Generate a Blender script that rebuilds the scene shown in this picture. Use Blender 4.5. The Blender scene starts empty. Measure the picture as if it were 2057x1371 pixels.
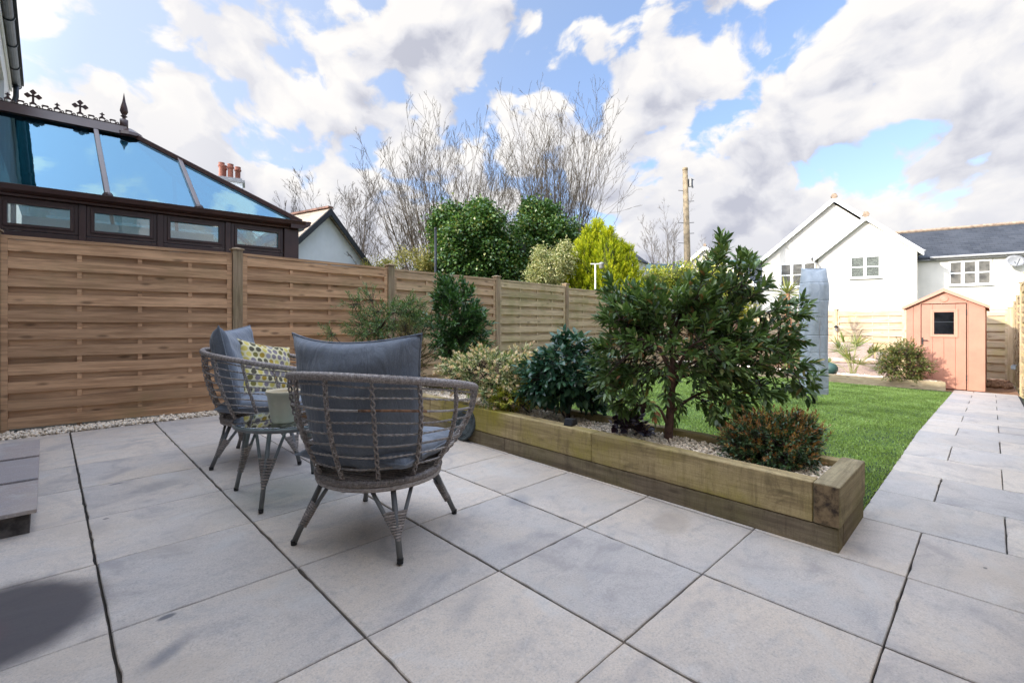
import bpy, math, random
import numpy as np
from mathutils import Vector, Matrix, Quaternion

sc = bpy.context.scene
R_ = math.radians
# ------------------------------------------------------------------ camera
YAW = 0.7926
CAMZ = 1.057
FPX = 950.1
cam_d = bpy.data.cameras.new("camera")
cam = bpy.data.objects.new("camera", cam_d)
sc.collection.objects.link(cam)
cam.location = (0, 0, CAMZ)
cam.rotation_euler = (math.pi / 2, 0, YAW - math.pi / 2)
cam_d.sensor_width = 36
cam_d.lens = FPX / 2057 * 36
cam_d.shift_y = -35.5 / 2057
cam_d.clip_start = 0.05
cam_d.clip_end = 3000
sc.camera = cam
sc.render.resolution_x = 1024
sc.render.resolution_y = 682
# ------------------------------------------------------------------ sun
SUN_AZ, SUN_EL = R_(-22), R_(21.6)      # direction of travel from +X, elevation
tv = Vector((math.cos(SUN_AZ) * math.cos(SUN_EL), math.sin(SUN_AZ) * math.cos(SUN_EL), -math.sin(SUN_EL)))
sd = bpy.data.lights.new("sun", 'SUN')
sd.energy = 2.0
sd.angle = R_(0.53)
sd.color = (1.0, 0.92, 0.80)
so = bpy.data.objects.new("sun", sd)
sc.collection.objects.link(so)
so.rotation_euler = tv.to_track_quat('-Z', 'Y').to_euler()
so.location = (-6, 2, 12)
# ------------------------------------------------------------------ view
sc.view_settings.view_transform = 'Standard'
sc.view_settings.look = 'None'
sc.view_settings.exposure = 1.63
sc.view_settings.gamma = 1
sc.view_settings.use_curve_mapping = False

# ------------------------------------------------------------------ node helpers
class NT:
    def __init__(s, nt):
        s.nt = nt
        s.n = nt.nodes
        s.l = nt.links
    def node(s, t, **kw):
        n = s.n.new(t)
        for k, v in kw.items():
            setattr(n, k, v)
        return n
    def put(s, sock, v):
        if v is None:
            return
        if isinstance(v, bpy.types.NodeSocket):
            s.l.new(v, sock)
        else:
            if isinstance(v, (tuple, list)) and len(v) == 3 and sock.type == 'RGBA':
                v = (*v, 1)
            sock.default_value = v
    def math(s, op, a, b=None, c=None, clamp=False):
        n = s.node('ShaderNodeMath', operation=op, use_clamp=clamp)
        s.put(n.inputs[0], a)
        if b is not None: s.put(n.inputs[1], b)
        if c is not None: s.put(n.inputs[2], c)
        return n.outputs[0]
    def vmath(s, op, a, b=None):
        n = s.node('ShaderNodeVectorMath', operation=op)
        s.put(n.inputs[0], a)
        if b is not None:
            if op == 'SCALE': s.put(n.inputs['Scale'], b)
            else: s.put(n.inputs[1], b)
        return n.outputs['Value'] if op in ('LENGTH', 'DOT_PRODUCT', 'DISTANCE') else n.outputs[0]
    def mix(s, f, a, b, mode='MIX'):
        n = s.node('ShaderNodeMix', data_type='RGBA', blend_type=mode)
        s.put(n.inputs[0], f); s.put(n.inputs[6], a); s.put(n.inputs[7], b)
        return n.outputs[2]
    def ramp(s, f, stops, interp='LINEAR'):
        n = s.node('ShaderNodeValToRGB')
        n.color_ramp.interpolation = interp
        while len(n.color_ramp.elements) < len(stops):
            n.color_ramp.elements.new(0.5)
        for e, (p, c) in zip(n.color_ramp.elements, stops):
            e.position = p
            e.color = (c, c, c, 1) if isinstance(c, (int, float)) else (*c, 1)
        s.put(n.inputs[0], f)
        return n.outputs[0]
    def smooth(s, v, a, b, lo=0.0, hi=1.0):
        n = s.node('ShaderNodeMapRange', interpolation_type='SMOOTHSTEP')
        s.put(n.inputs[0], v); s.put(n.inputs[1], a); s.put(n.inputs[2], b); s.put(n.inputs[3], lo); s.put(n.inputs[4], hi)
        return n.outputs[0]
    def noise(s, vec, scale, detail=4, rough=0.5, dist=0.0):
        n = s.node('ShaderNodeTexNoise')
        s.put(n.inputs['Vector'], vec); n.inputs['Scale'].default_value = scale
        n.inputs['Detail'].default_value = detail; n.inputs['Roughness'].default_value = rough
        n.inputs['Distortion'].default_value = dist
        return n.outputs[0]
    def comb(s, x, y, z):
        n = s.node('ShaderNodeCombineXYZ')
        s.put(n.inputs[0], x); s.put(n.inputs[1], y); s.put(n.inputs[2], z)
        return n.outputs[0]
    def sep(s, v):
        n = s.node('ShaderNodeSeparateXYZ')
        s.put(n.inputs[0], v)
        return n.outputs
    def objco(s):
        return s.node('ShaderNodeTexCoord').outputs['Object']
    def pos(s):
        return s.node('ShaderNodeNewGeometry').outputs['Position']
    def rnd(s):
        return s.node('ShaderNodeAttribute', attribute_name='rnd').outputs['Fac']
    def scale(s, v, xyz):
        n = s.node('ShaderNodeMapping')
        s.put(n.inputs[0], v); n.inputs['Scale'].default_value = xyz
        return n.outputs[0]

# ------------------------------------------------------------------ world: Nishita sky + broken cumulus
w = bpy.data.worlds.new("World")
sc.world = w
w.use_nodes = True
CLOUD_OFF = (3.35, 1.9, 0.4)
W = NT(w.node_tree)
W.n.clear()
sky = W.node('ShaderNodeTexSky', sky_type='NISHITA')
sky.sun_disc = False
sky.sun_elevation = SUN_EL
sky.sun_rotation = math.atan2(-tv.x, -tv.y)
sky.air_density = 1.0; sky.dust_density = 0.6; sky.ozone_density = 2.0
vdir = W.vmath('NORMALIZE', W.node('ShaderNodeTexCoord').outputs['Generated'])
dx, dy, dz = W.sep(vdir)
el = W.math('MAXIMUM', dz, 0.0)
uv = W.vmath('ADD', W.vmath('MULTIPLY', vdir, (1.0, 1.0, 1.35)), CLOUD_OFF)
warp = W.node('ShaderNodeTexNoise'); W.put(warp.inputs['Vector'], uv); warp.inputs['Scale'].default_value = 2.6; warp.inputs['Detail'].default_value = 4
uvw = W.vmath('ADD', uv, W.vmath('SCALE', W.vmath('SUBTRACT', warp.outputs['Color'], (0.5, 0.5, 0.5)), 0.22))
def clouds(v):
    a = W.noise(v, 4.6, 9, 0.55)
    vo = W.node('ShaderNodeTexVoronoi', feature='F1'); W.put(vo.inputs['Vector'], v)
    vo.inputs['Scale'].default_value = 11.0; vo.inputs['Detail'].default_value = 1; vo.inputs['Roughness'].default_value = 0.5;
    return W.math('ADD', a, W.math('MULTIPLY', W.math('SUBTRACT', 0.42, vo.outputs['Distance']), 0.16))
n1 = clouds(uvw)
sunoff = Vector((-tv.x, -tv.y, 0)).normalized() * 0.03
n2 = clouds(W.vmath('ADD', uvw, tuple(sunoff + Vector((0, 0, 0.045)))))
nbig = W.noise(uv, 1.6, 2, 0.5)
sunface = W.vmath('DOT_PRODUCT', vdir, (-tv.x, -tv.y, -tv.z))      # 1 toward the sun
# more cover low down and toward the sun
cover = W.math('ADD', n1, W.math('MULTIPLY', W.math('SUBTRACT', nbig, 0.5), 0.30))
# where the banks and the blue gaps of this sky lie (unit directions, angular size, amount)
def skydir(x, y):
    r = (x - 1028.5) / 950.1
    return Vector((math.cos(0.7926) + math.sin(0.7926) * r, math.sin(0.7926) - math.cos(0.7926) * r, (650 - y) / 950.1)).normalized()
for (x, y, r, a) in [(110, 130, 190, .07), (430, 140, 120, .08), (640, 50, 150, .07), (860, 60, 90, .07), (1030, 40, 60, .08), (1150, 90, 60, .07), (340, 270, 110, .06), (560, 300, 130, .07), (960, 210, 190, .10),
                     (1330, 140, 130, .09), (1280, 320, 150, .09), (1620, 60, 200, .09), (1920, 110, 210, .09), (1680, 290, 170, .10), (1950, 280, 180, .08), (1450, 410, 120, .06), (720, 330, 150, .05),
                     (250, 60, 90, -.04), (620, 215, 60, -.05), (1010, 110, 60, -.07), (1300, 30, 90, -.09), (1490, 150, 110, -.13), (1850, 215, 80, -.10), (1170, 190, 60, -.06), (1430, 290, 80, -.10), (470, 230, 60, -.06), (740, 130, 70, -.05), (600, 350, 60, -.05)]:
    dv = skydir(x, y); an = r / 950.1 * (dv.x * math.cos(0.7926) + dv.y * math.sin(0.7926))
    dd = W.vmath('DOT_PRODUCT', vdir, tuple(dv))
    cover = W.math('ADD', cover, W.smooth(dd, math.cos(an * 1.35), math.cos(an * 0.25), 0.0, a))
cover = W.math('ADD', cover, W.smooth(sunface, -0.2, 0.7, 0.0, 0.03))
cover = W.math('ADD', cover, W.smooth(el, 0.36, 0.08, 0.0, 0.12))
dens = W.smooth(cover, 0.482, 0.545)
shade = W.math('ADD', 0.70, W.math('MULTIPLY', W.math('SUBTRACT', n1, n2), 4.2), clamp=True)
thick = W.smooth(cover, 0.52, 0.70)
lowdark = W.smooth(el, 0.45, 0.10, 0.12, 0.62)
shade = W.math('SUBTRACT', shade, W.math('MULTIPLY', lowdark, thick), clamp=True)
shade = W.math('MAXIMUM', shade, W.smooth(sunface, 0.0, 0.6, 0.0, 0.95), clamp=True)
ccol = W.ramp(shade, [(0.0, (1.85, 1.9, 2.2)), (0.45, (2.7, 2.7, 2.85)), (1.0, (3.4, 3.3, 3.2))])
skyc = W.mix(0.30, W.mix(1.0, sky.outputs[0], (1.0, 0.92, 1.0), 'MULTIPLY'), (1.5, 2.2, 3.3))
skyc = W.mix(W.smooth(sunface, -0.4, 0.7, 0.0, 0.75), skyc, (2.7, 3.0, 3.6))
skyc = W.mix(W.smooth(el, 0.28, 0.0, 0.0, 0.75), skyc, (2.6, 2.85, 3.3))
col = W.mix(dens, skyc, ccol)
# fill light: sky brightening added round the sun and overhead, outside the frame
sky_fill = W.math('ADD', W.smooth(sunface, 0.42, 0.95, 0.0, 4.5), W.smooth(el, 0.60, 0.90, 0.0, 2.6))
col = W.mix(1.0, col, W.comb(*[W.math('ADD', 1.0, sky_fill)] * 3), 'MULTIPLY')
w.cycles.sampling_method = 'MANUAL'; w.cycles.sample_map_resolution = 256
bg = W.node('ShaderNodeBackground'); bg.inputs[1].default_value = 0.1
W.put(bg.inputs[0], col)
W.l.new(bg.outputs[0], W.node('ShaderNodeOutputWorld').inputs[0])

# ------------------------------------------------------------------ projection helpers (metres from the survey of the photo)
CS, SN = math.cos(YAW), math.sin(YAW)
def ray(x, y):
    r = (x - 1028.5) / FPX
    return Vector((CS + SN * r, SN - CS * r, (650 - y) / FPX))
def at(x, y, depth):
    return ray(x, y) * depth + Vector((0, 0, CAMZ))
def G(x, y):      # gentle fall of the garden
    return 0.0177 * min(max(y, -5), 12) - 0.035 * min(max(0, x - 6), 14)

# ------------------------------------------------------------------ object helpers
def link(o, parent=None):
    sc.collection.objects.link(o)
    if parent is not None:
        o.parent = parent
    return o
def thing(name, label, cat, loc=(0, 0, 0), rz=0, group=None):
    o = bpy.data.objects.new(name, None)
    o.empty_display_size = 0.1
    o.location = loc
    o.rotation_euler = (0, 0, rz)
    link(o)
    return tag(o, label, cat, group)
def tag(o, label, cat, group=None):
    o['label'] = label
    o['category'] = cat
    if group: o['group'] = group
    return o

class MB:
    def __init__(s):
        s.v = []; s.f = []; s.a = []; s.m = []
    def add(s, vs, fs, rnd=None, m=0):
        b = len(s.v)
        r = random.random() if rnd is None else rnd
        s.v += [tuple(p) for p in vs]
        s.a += [r] * len(vs)
        s.f += [tuple(i + b for i in f) for f in fs]
        s.m += [m] * len(fs)
    def box(s, x0, y0, z0, x1, y1, z1, rnd=None, m=0, rot=None, c=None):
        x0, x1 = sorted((x0, x1)); y0, y1 = sorted((y0, y1)); z0, z1 = sorted((z0, z1))
        vs = [Vector(p) for p in ((x0, y0, z0), (x1, y0, z0), (x1, y1, z0), (x0, y1, z0), (x0, y0, z1), (x1, y0, z1), (x1, y1, z1), (x0, y1, z1))]
        if rot is not None:
            c = c or sum(vs, Vector()) / 8
            vs = [rot @ (p - c) + c for p in vs]
        s.add(vs, [(0, 3, 2, 1), (4, 5, 6, 7), (0, 1, 5, 4), (1, 2, 6, 5), (2, 3, 7, 6), (3, 0, 4, 7)], rnd, m)
    def prism(s, poly, axis_vec, rnd=None, m=0):
        n = len(poly); a = Vector(axis_vec)
        vs = [Vector(p) for p in poly] + [Vector(p) + a for p in poly]
        fs = [tuple(range(n))[::-1], tuple(range(n, 2 * n))] + [(i, (i + 1) % n, n + (i + 1) % n, n + i) for i in range(n)]
        s.add(vs, fs, rnd, m)
    def beam(s, p0, p1, wdt, hgt, up=(0, 0, 1), rnd=None, m=0):
        p0 = Vector(p0); p1 = Vector(p1); d = (p1 - p0).normalized()
        sd_ = d.cross(Vector(up)).normalized(); u = sd_.cross(d)
        q = [sd_ * (a * wdt / 2) + u * (b * hgt / 2) for a, b in ((-1, -1), (1, -1), (1, 1), (-1, 1))]
        s.prism([p0 + k for k in q], p1 - p0, rnd, m)
    def tube(s, pts, r, sides=8, closed=False, rnd=None, m=0, caps=True):
        pts = [Vector(p) for p in pts]; n = len(pts)
        rs = r if isinstance(r, (list, tuple)) else [r] * n
        fr = frames(pts, closed)
        vs = []
        for p, (t, a, b), rr in zip(pts, fr, rs):
            for k in range(sides):
                an = 2 * math.pi * k / sides
                vs.append(p + (a * math.cos(an) + b * math.sin(an)) * rr)
        fs = []
        for i in range(n if closed else n - 1):
            j = (i + 1) % n
            for k in range(sides):
                l = (k + 1) % sides
                fs.append((i * sides + k, i * sides + l, j * sides + l, j * sides + k))
        if caps and not closed:
            fs += [tuple(range(sides))[::-1], tuple(range((n - 1) * sides, n * sides))]
        s.add(vs, fs, rnd, m)
    def helix(s, pts, R, r, pitch, strands=2, sides=4, closed=False, m=0, cross=True):
        pts = [Vector(p) for p in pts]
        if closed: pts = pts + [pts[0]]
        L = [0]
        for a, b in zip(pts, pts[1:]): L.append(L[-1] + (b - a).length)
        turns = max(1, round(L[-1] / pitch))
        n = turns * 8
        rp = resample(pts, n + 1)
        fr = frames(rp, False)
        for k in range(strands):
            for sg in ((1, -1) if cross else (1,)):
                q = []
                for i, (p, (t, a, b)) in enumerate(zip(rp, fr)):
                    an = sg * 2 * math.pi * i / 8 + 2 * math.pi * k / strands
                    q.append(p + (a * math.cos(an) + b * math.sin(an)) * R)
                s.tube(q, r, sides, m=m, caps=False)
    def lathe(s, prof, c=(0, 0, 0), seg=24, rnd=None, m=0):
        c = Vector(c); vs = []; fs = []; n = len(prof)
        for r, z in prof:
            for k in range(seg):
                a = 2 * math.pi * k / seg
                vs.append(c + Vector((r * math.cos(a), r * math.sin(a), z)))
        for i in range(n - 1):
            for k in range(seg):
                l = (k + 1) % seg
                fs.append((i * seg + k, i * seg + l, (i + 1) * seg + l, (i + 1) * seg + k))
        fs += [tuple(range(seg))[::-1], tuple(range((n - 1) * seg, n * seg))]
        s.add(vs, fs, rnd, m)
    def build(s, name, mat, parent=None, smooth=False, bevel=0, loc=None):
        me = bpy.data.meshes.new(name)
        me.from_pydata(s.v, [], s.f)
        mats = mat if isinstance(mat, (list, tuple)) else [mat]
        for q in mats: me.materials.append(q)
        me.polygons.foreach_set('material_index', s.m)
        if smooth: me.polygons.foreach_set('use_smooth', [True] * len(s.f))
        at_ = me.attributes.new('rnd', 'FLOAT', 'POINT')
        at_.data.foreach_set('value', s.a)
        me.update()
        o = bpy.data.objects.new(name, me)
        if loc is not None: o.location = loc
        link(o, parent)
        if bevel:
            b = o.modifiers.new('bevel', 'BEVEL'); b.width = bevel; b.segments = 2; b.limit_method = 'ANGLE'; b.angle_limit = R_(40)
        return o

def frames(pts, closed):
    n = len(pts); out = []
    prev = None
    for i in range(n):
        if closed: t = pts[(i + 1) % n] - pts[i - 1]
        else: t = pts[min(i + 1, n - 1)] - pts[max(i - 1, 0)]
        if t.length < 1e-9: t = Vector((0, 0, 1))
        t = t.normalized()
        if prev is None:
            a = t.cross(Vector((0, 0, 1)))
            if a.length < 0.1: a = t.cross(Vector((1, 0, 0)))
            a.normalize()
        else:
            a = prev - t * prev.dot(t); a.normalize()
        prev = a
        out.append((t, a, t.cross(a)))
    return out
def resample(pts, n):
    L = [0]
    for a, b in zip(pts, pts[1:]): L.append(L[-1] + (b - a).length)
    out = []; j = 0
    for i in range(n):
        d = L[-1] * i / (n - 1)
        while j < len(L) - 2 and L[j + 1] < d: j += 1
        t = (d - L[j]) / max(1e-9, L[j + 1] - L[j])
        out.append(pts[j].lerp(pts[j + 1], t))
    return out
def smoothpts(ctrl, n=24):
    c = [Vector(p) for p in ctrl]; c = [2 * c[0] - c[1]] + c + [2 * c[-1] - c[-2]]
    out = []
    k = len(c) - 3
    for i in range(n + 1):
        u = i / n * k; j = min(int(u), k - 1); t = u - j
        p0, p1, p2, p3 = c[j:j + 4]
        out.append(0.5 * ((2 * p1) + (p2 - p0) * t + (2 * p0 - 5 * p1 + 4 * p2 - p3) * t * t + (3 * p1 - p0 - 3 * p2 + p3) * t ** 3))
    return out

def npmesh(name, V, quads, tris, rnd, mat, parent=None, smooth=False):
    me = bpy.data.meshes.new(name)
    nq = 0 if quads is None else len(quads); nt = 0 if tris is None else len(tris)
    me.vertices.add(len(V)); me.vertices.foreach_set('co', np.asarray(V, np.float32).ravel())
    idx = []
    if nq: idx.append(np.asarray(quads, np.int32).ravel())
    if nt: idx.append(np.asarray(tris, np.int32).ravel())
    idx = np.concatenate(idx)
    me.loops.add(len(idx)); me.loops.foreach_set('vertex_index', idx)
    me.polygons.add(nq + nt)
    st = np.concatenate([np.arange(nq) * 4, nq * 4 + np.arange(nt) * 3]).astype(np.int32)
    me.polygons.foreach_set('loop_start', st)
    me.polygons.foreach_set('loop_total', np.concatenate([np.full(nq, 4), np.full(nt, 3)]).astype(np.int32))
    if smooth: me.polygons.foreach_set('use_smooth', np.ones(nq + nt, bool))
    a = me.attributes.new('rnd', 'FLOAT', 'POINT'); a.data.foreach_set('value', np.asarray(rnd, np.float32))
    me.materials.append(mat)
    me.update(calc_edges=True); me.validate()
    o = bpy.data.objects.new(name, me)
    return link(o, parent)

rng = np.random.default_rng(7)
random.seed(7)
def unit(a): return a / np.maximum(np.linalg.norm(a, axis=-1, keepdims=True), 1e-9)
def rdir(n): return unit(rng.normal(size=(n, 3)))

def leaves(name, P, D, L, Wd, mat, parent=None, curl=0.15, fold=0.25, hint=None, rnd=None, fat=False):
    """leaf blades: P base points, D directions; each blade is a folded, curved 8-vertex surface"""
    n = len(P); P = np.asarray(P); D = unit(np.asarray(D))
    if hint is None: hint = np.tile([0, 0, 1.0], (n, 1)) + rng.normal(size=(n, 3)) * 0.45
    S_ = unit(np.cross(D, hint)); Nn = np.cross(S_, D)
    L = np.broadcast_to(L, (n,))[:, None] * rng.uniform(0.75, 1.2, (n, 1)); Wd = np.broadcast_to(Wd, (n,))[:, None] * rng.uniform(0.8, 1.15, (n, 1))
    t1, t2 = (0.3, 0.68) if not fat else (0.28, 0.66)
    w1, w2 = (0.5, 0.42) if not fat else (0.5, 0.46)
    def pt(t, sidew, lift): return P + D * L * t - Nn * (curl * L * t * t) + S_ * sidew * Wd + Nn * (lift * Wd)
    V = np.stack([pt(0, 0, 0), pt(t1, -w1, fold * w1), pt(t1, 0, 0), pt(t1, w1, fold * w1),
                  pt(t2, -w2, fold * w2), pt(t2, 0, 0), pt(t2, w2, fold * w2), pt(1, 0, 0)], 1).reshape(-1, 3)
    b = (np.arange(n) * 8)[:, None]
    quads = np.concatenate([b + [[1, 2, 5, 4]], b + [[2, 3, 6, 5]]])
    tris = np.concatenate([b + [[0, 2, 1]], b + [[0, 3, 2]], b + [[4, 5, 7]], b + [[5, 6, 7]]])
    r = rng.random(n) if rnd is None else rnd
    return npmesh(name, V, quads, tris, np.repeat(r, 8), mat, parent)

def slimleaves(name, P, D, L, Wd, mat, parent=None, rnd=None):
    """cheap 4-vertex leaflets for distant foliage"""
    n = len(P); D = unit(D)
    S_ = unit(np.cross(D, rdir(n))); N_ = np.cross(S_, D)
    L = np.broadcast_to(L, (n,))[:, None] * rng.uniform(0.7, 1.25, (n, 1)); Wd = np.broadcast_to(Wd, (n,))[:, None] * rng.uniform(0.8, 1.2, (n, 1))
    V = np.stack([P, P + D * L * .5 - S_ * Wd / 2 + N_ * L * .1, P + D * L, P + D * L * .5 + S_ * Wd / 2 + N_ * L * .1], 1).reshape(-1, 3)
    q = (np.arange(n) * 4)[:, None] + [[0, 1, 2, 3]]
    r = rng.random(n) if rnd is None else rnd
    return npmesh(name, V, q, None, np.repeat(r, 4), mat, parent)

def stems(name, A, B, r0, r1, mat, parent=None, sides=4):
    A = np.asarray(A); B = np.asarray(B); n = len(A); d = unit(B - A)
    h = np.where(np.abs(d[:, 2:3]) < 0.9, [[0, 0, 1.0]], [[1.0, 0, 0]])
    s1 = unit(np.cross(d, h)); s2 = np.cross(d, s1)
    r0 = np.broadcast_to(r0, (n,))[:, None]; r1 = np.broadcast_to(r1, (n,))[:, None]
    V = []
    for base, r in ((A, r0), (B, r1)):
        for k in range(sides):
            an = 2 * math.pi * k / sides
            V.append(base + (s1 * math.cos(an) + s2 * math.sin(an)) * r)
    V = np.stack(V, 1).reshape(-1, 3)
    b = (np.arange(n) * 2 * sides)[:, None]
    q = np.concatenate([b + [[k, (k + 1) % sides, sides + (k + 1) % sides, sides + k]] for k in range(sides)])
    return npmesh(name, V, q, None, np.repeat(rng.random(n), 2 * sides), mat, parent)

def twigset(B, D, l, k, spread0=1.1, spread1=0.35, droop=0.0):
    """leaf base points and directions along twigs starting at B going D"""
    n = len(B); D = unit(D)
    h = np.where(np.abs(D[:, 2:3]) < 0.9, [[0, 0, 1.0]], [[1.0, 0, 0]])
    s1 = unit(np.cross(D, h)); s2 = np.cross(D, s1)
    l = np.broadcast_to(l, (n,))[:, None]
    P = []; LD = []
    ph = rng.random((n, 1)) * 6.28
    for i in range(k):
        t = 0.15 + 0.85 * i / max(1, k - 1)
        an = ph + i * 2.4
        sp = spread0 + (spread1 - spread0) * t
        rad = s1 * np.cos(an) + s2 * np.sin(an)
        P.append(B + D * l * t - np.array([0, 0, 1.0]) * droop * l * t * t)
        LD.append(D * math.cos(sp) + rad * math.sin(sp))
    return np.concatenate(P), np.concatenate(LD)

def crown_pts(blobs, n, shell=0.55):
    """blobs: (centre, radii, weight). returns points and outward directions"""
    wts = np.array([b[2] for b in blobs], float); wts /= wts.sum()
    ch = rng.choice(len(blobs), n, p=wts)
    C = np.array([tuple(b[0]) for b in blobs])[ch]; Rr = np.array([tuple(b[1]) for b in blobs])[ch]
    d = rdir(n)
    r = rng.uniform(shell ** 3, 1, (n, 1)) ** (1 / 3)
    bump = 1 + 0.16 * np.sin(d[:, :1] * 5 + C[:, :1] * 3) * np.sin(d[:, 1:2] * 6 + 1) + 0.10 * np.sin(d[:, 2:3] * 9 + d[:, :1] * 7)
    return C + d * Rr * r * bump, unit(d / Rr * Rr.mean()), r[:, 0]

# ------------------------------------------------------------------ materials
def newmat(name):
    m = bpy.data.materials.new(name); m.use_nodes = True
    t = NT(m.node_tree); t.n.clear()
    out = t.node('ShaderNodeOutputMaterial')
    p = t.node('ShaderNodeBsdfPrincipled')
    t.l.new(p.outputs[0], out.inputs[0])
    return m, t, p, out
def bump(t, p, h, strength=0.3, dist=0.01):
    b = t.node('ShaderNodeBump'); b.inputs['Strength'].default_value = strength; b.inputs['Distance'].default_value = dist
    t.put(b.inputs['Height'], h); t.l.new(b.outputs[0], p.inputs['Normal'])
def plain(name, col, rough=0.5, metal=0.0, var=0.12, scale=8, bmp=0.1, spec=0.5, col2=None, rv=0.15, bscale=60, bdist=0.003):
    m, t, p, _ = newmat(name)
    co = t.objco()
    n = t.noise(co, scale, 5, 0.6)
    c2 = col2 or tuple(c * (1 - 2.2 * var) for c in col)
    c = t.mix(t.smooth(n, 0.35, 0.7), col, c2)
    c = t.mix(1.0, c, t.comb(*[t.math('ADD', 1 - rv / 2, t.math('MULTIPLY', t.rnd(), rv))] * 3), 'MULTIPLY')
    t.put(p.inputs['Base Color'], c)
    t.put(p.inputs['Roughness'], t.math('ADD', rough - 0.06, t.math('MULTIPLY', n, 0.14)))
    p.inputs['Metallic'].default_value = metal
    p.inputs['Specular IOR Level'].default_value = spec
    if bmp: bump(t, p, t.noise(co, bscale, 4, 0.6), bmp, bdist)
    return m
def leafmat(name, stops, rough=0.45, trans=0.25, spec=0.4):
    m, t, p, out = newmat(name)
    c = t.ramp(t.rnd(), stops)
    n = t.noise(t.pos(), 9, 2)
    c = t.mix(1.0, c, t.comb(*[t.math('ADD', 0.62, t.math('MULTIPLY', n, 0.76))] * 3), 'MULTIPLY')
    t.put(p.inputs['Base Color'], c); p.inputs['Roughness'].default_value = rough
    p.inputs['Specular IOR Level'].default_value = spec
    tr = t.node('ShaderNodeBsdfTranslucent')
    t.put(tr.inputs[0], t.mix(1.0, c, (1.3, 1.35, 0.6), 'MULTIPLY'))
    mx = t.node('ShaderNodeMixShader'); mx.inputs[0].default_value = trans
    t.l.new(p.outputs[0], mx.inputs[1]); t.l.new(tr.outputs[0], mx.inputs[2]); t.l.new(mx.outputs[0], out.inputs[0])
    return m
def woodmat(name, base, dark, axis='X', green=0.0, greencol=(0.16, 0.17, 0.04), knot=True, vary=0.38, gscale=1.0, moss_lo=0.5, satur=None):
    """timber with grain along an object axis, knots and green algae"""
    m, t, p, _ = newmat(name)
    co = t.objco(); r = t.rnd()
    off = t.vmath('ADD', co, t.comb(t.math('MULTIPLY', r, 37.0), t.math('MULTIPLY', r, 17.0), t.math('MULTIPLY', r, 23.0)))
    k = {'X': (1.6, 30, 30), 'Y': (30, 1.6, 30), 'Z': (30, 30, 1.6)}[axis]
    g = t.noise(t.scale(off, tuple(q * gscale for q in k)), 1.0, 6, 0.62, 0.6)
    g2 = t.noise(t.scale(off, tuple(q * 4 * gscale for q in k)), 1.0, 3, 0.6)
    c = t.mix(t.smooth(g, 0.35, 0.68), base, dark)
    c = t.mix(t.math('MULTIPLY', t.smooth(g2, 0.45, 0.75), 0.35), c, tuple(q * 0.55 for q in dark))
    if knot:
        v = t.node('ShaderNodeTexVoronoi'); kk = {'X': (3.0, 9, 9), 'Y': (9, 3.0, 9), 'Z': (9, 9, 3.0)}[axis]
        t.put(v.inputs['Vector'], t.scale(off, kk)); v.inputs['Scale'].default_value = 1.0
        kn = t.smooth(v.outputs['Distance'], 0.20, 0.05)
        c = t.mix(t.math('MULTIPLY', kn, 0.7), c, tuple(q * 0.35 for q in dark))
    c = t.mix(1.0, c, t.comb(*[t.math('ADD', 1 - vary / 2, t.math('MULTIPLY', r, vary))] * 3), 'MULTIPLY')
    if green:
        gn = t.noise(co, 1.7, 5, 0.6)
        c = t.mix(t.math('MULTIPLY', t.smooth(gn, moss_lo - 0.08, moss_lo + 0.22), green), c, greencol)
    t.put(p.inputs['Base Color'], c); p.inputs['Roughness'].default_value = 0.78
    p.inputs['Specular IOR Level'].default_value = 0.25
    bump(t, p, t.math('ADD', g, t.math('MULTIPLY', g2, 0.5)), 0.45, 0.004)
    return m

M = {}
# fence timber
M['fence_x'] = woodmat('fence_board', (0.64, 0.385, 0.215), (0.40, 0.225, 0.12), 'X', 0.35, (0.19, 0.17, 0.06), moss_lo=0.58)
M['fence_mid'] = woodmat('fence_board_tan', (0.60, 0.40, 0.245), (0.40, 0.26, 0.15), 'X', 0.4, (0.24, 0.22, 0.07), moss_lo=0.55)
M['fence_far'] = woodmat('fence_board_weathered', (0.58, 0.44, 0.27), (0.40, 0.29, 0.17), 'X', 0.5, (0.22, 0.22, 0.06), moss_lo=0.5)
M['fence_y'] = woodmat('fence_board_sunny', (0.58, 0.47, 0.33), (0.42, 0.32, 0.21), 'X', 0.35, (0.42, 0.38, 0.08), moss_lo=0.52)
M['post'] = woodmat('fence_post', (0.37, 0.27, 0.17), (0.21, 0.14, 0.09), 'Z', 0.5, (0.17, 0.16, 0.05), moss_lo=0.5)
M['post_sun'] = woodmat('fence_post_sunny', (0.55, 0.44, 0.29), (0.40, 0.30, 0.18), 'Z', 0.3, (0.35, 0.32, 0.06), moss_lo=0.52)

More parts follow.
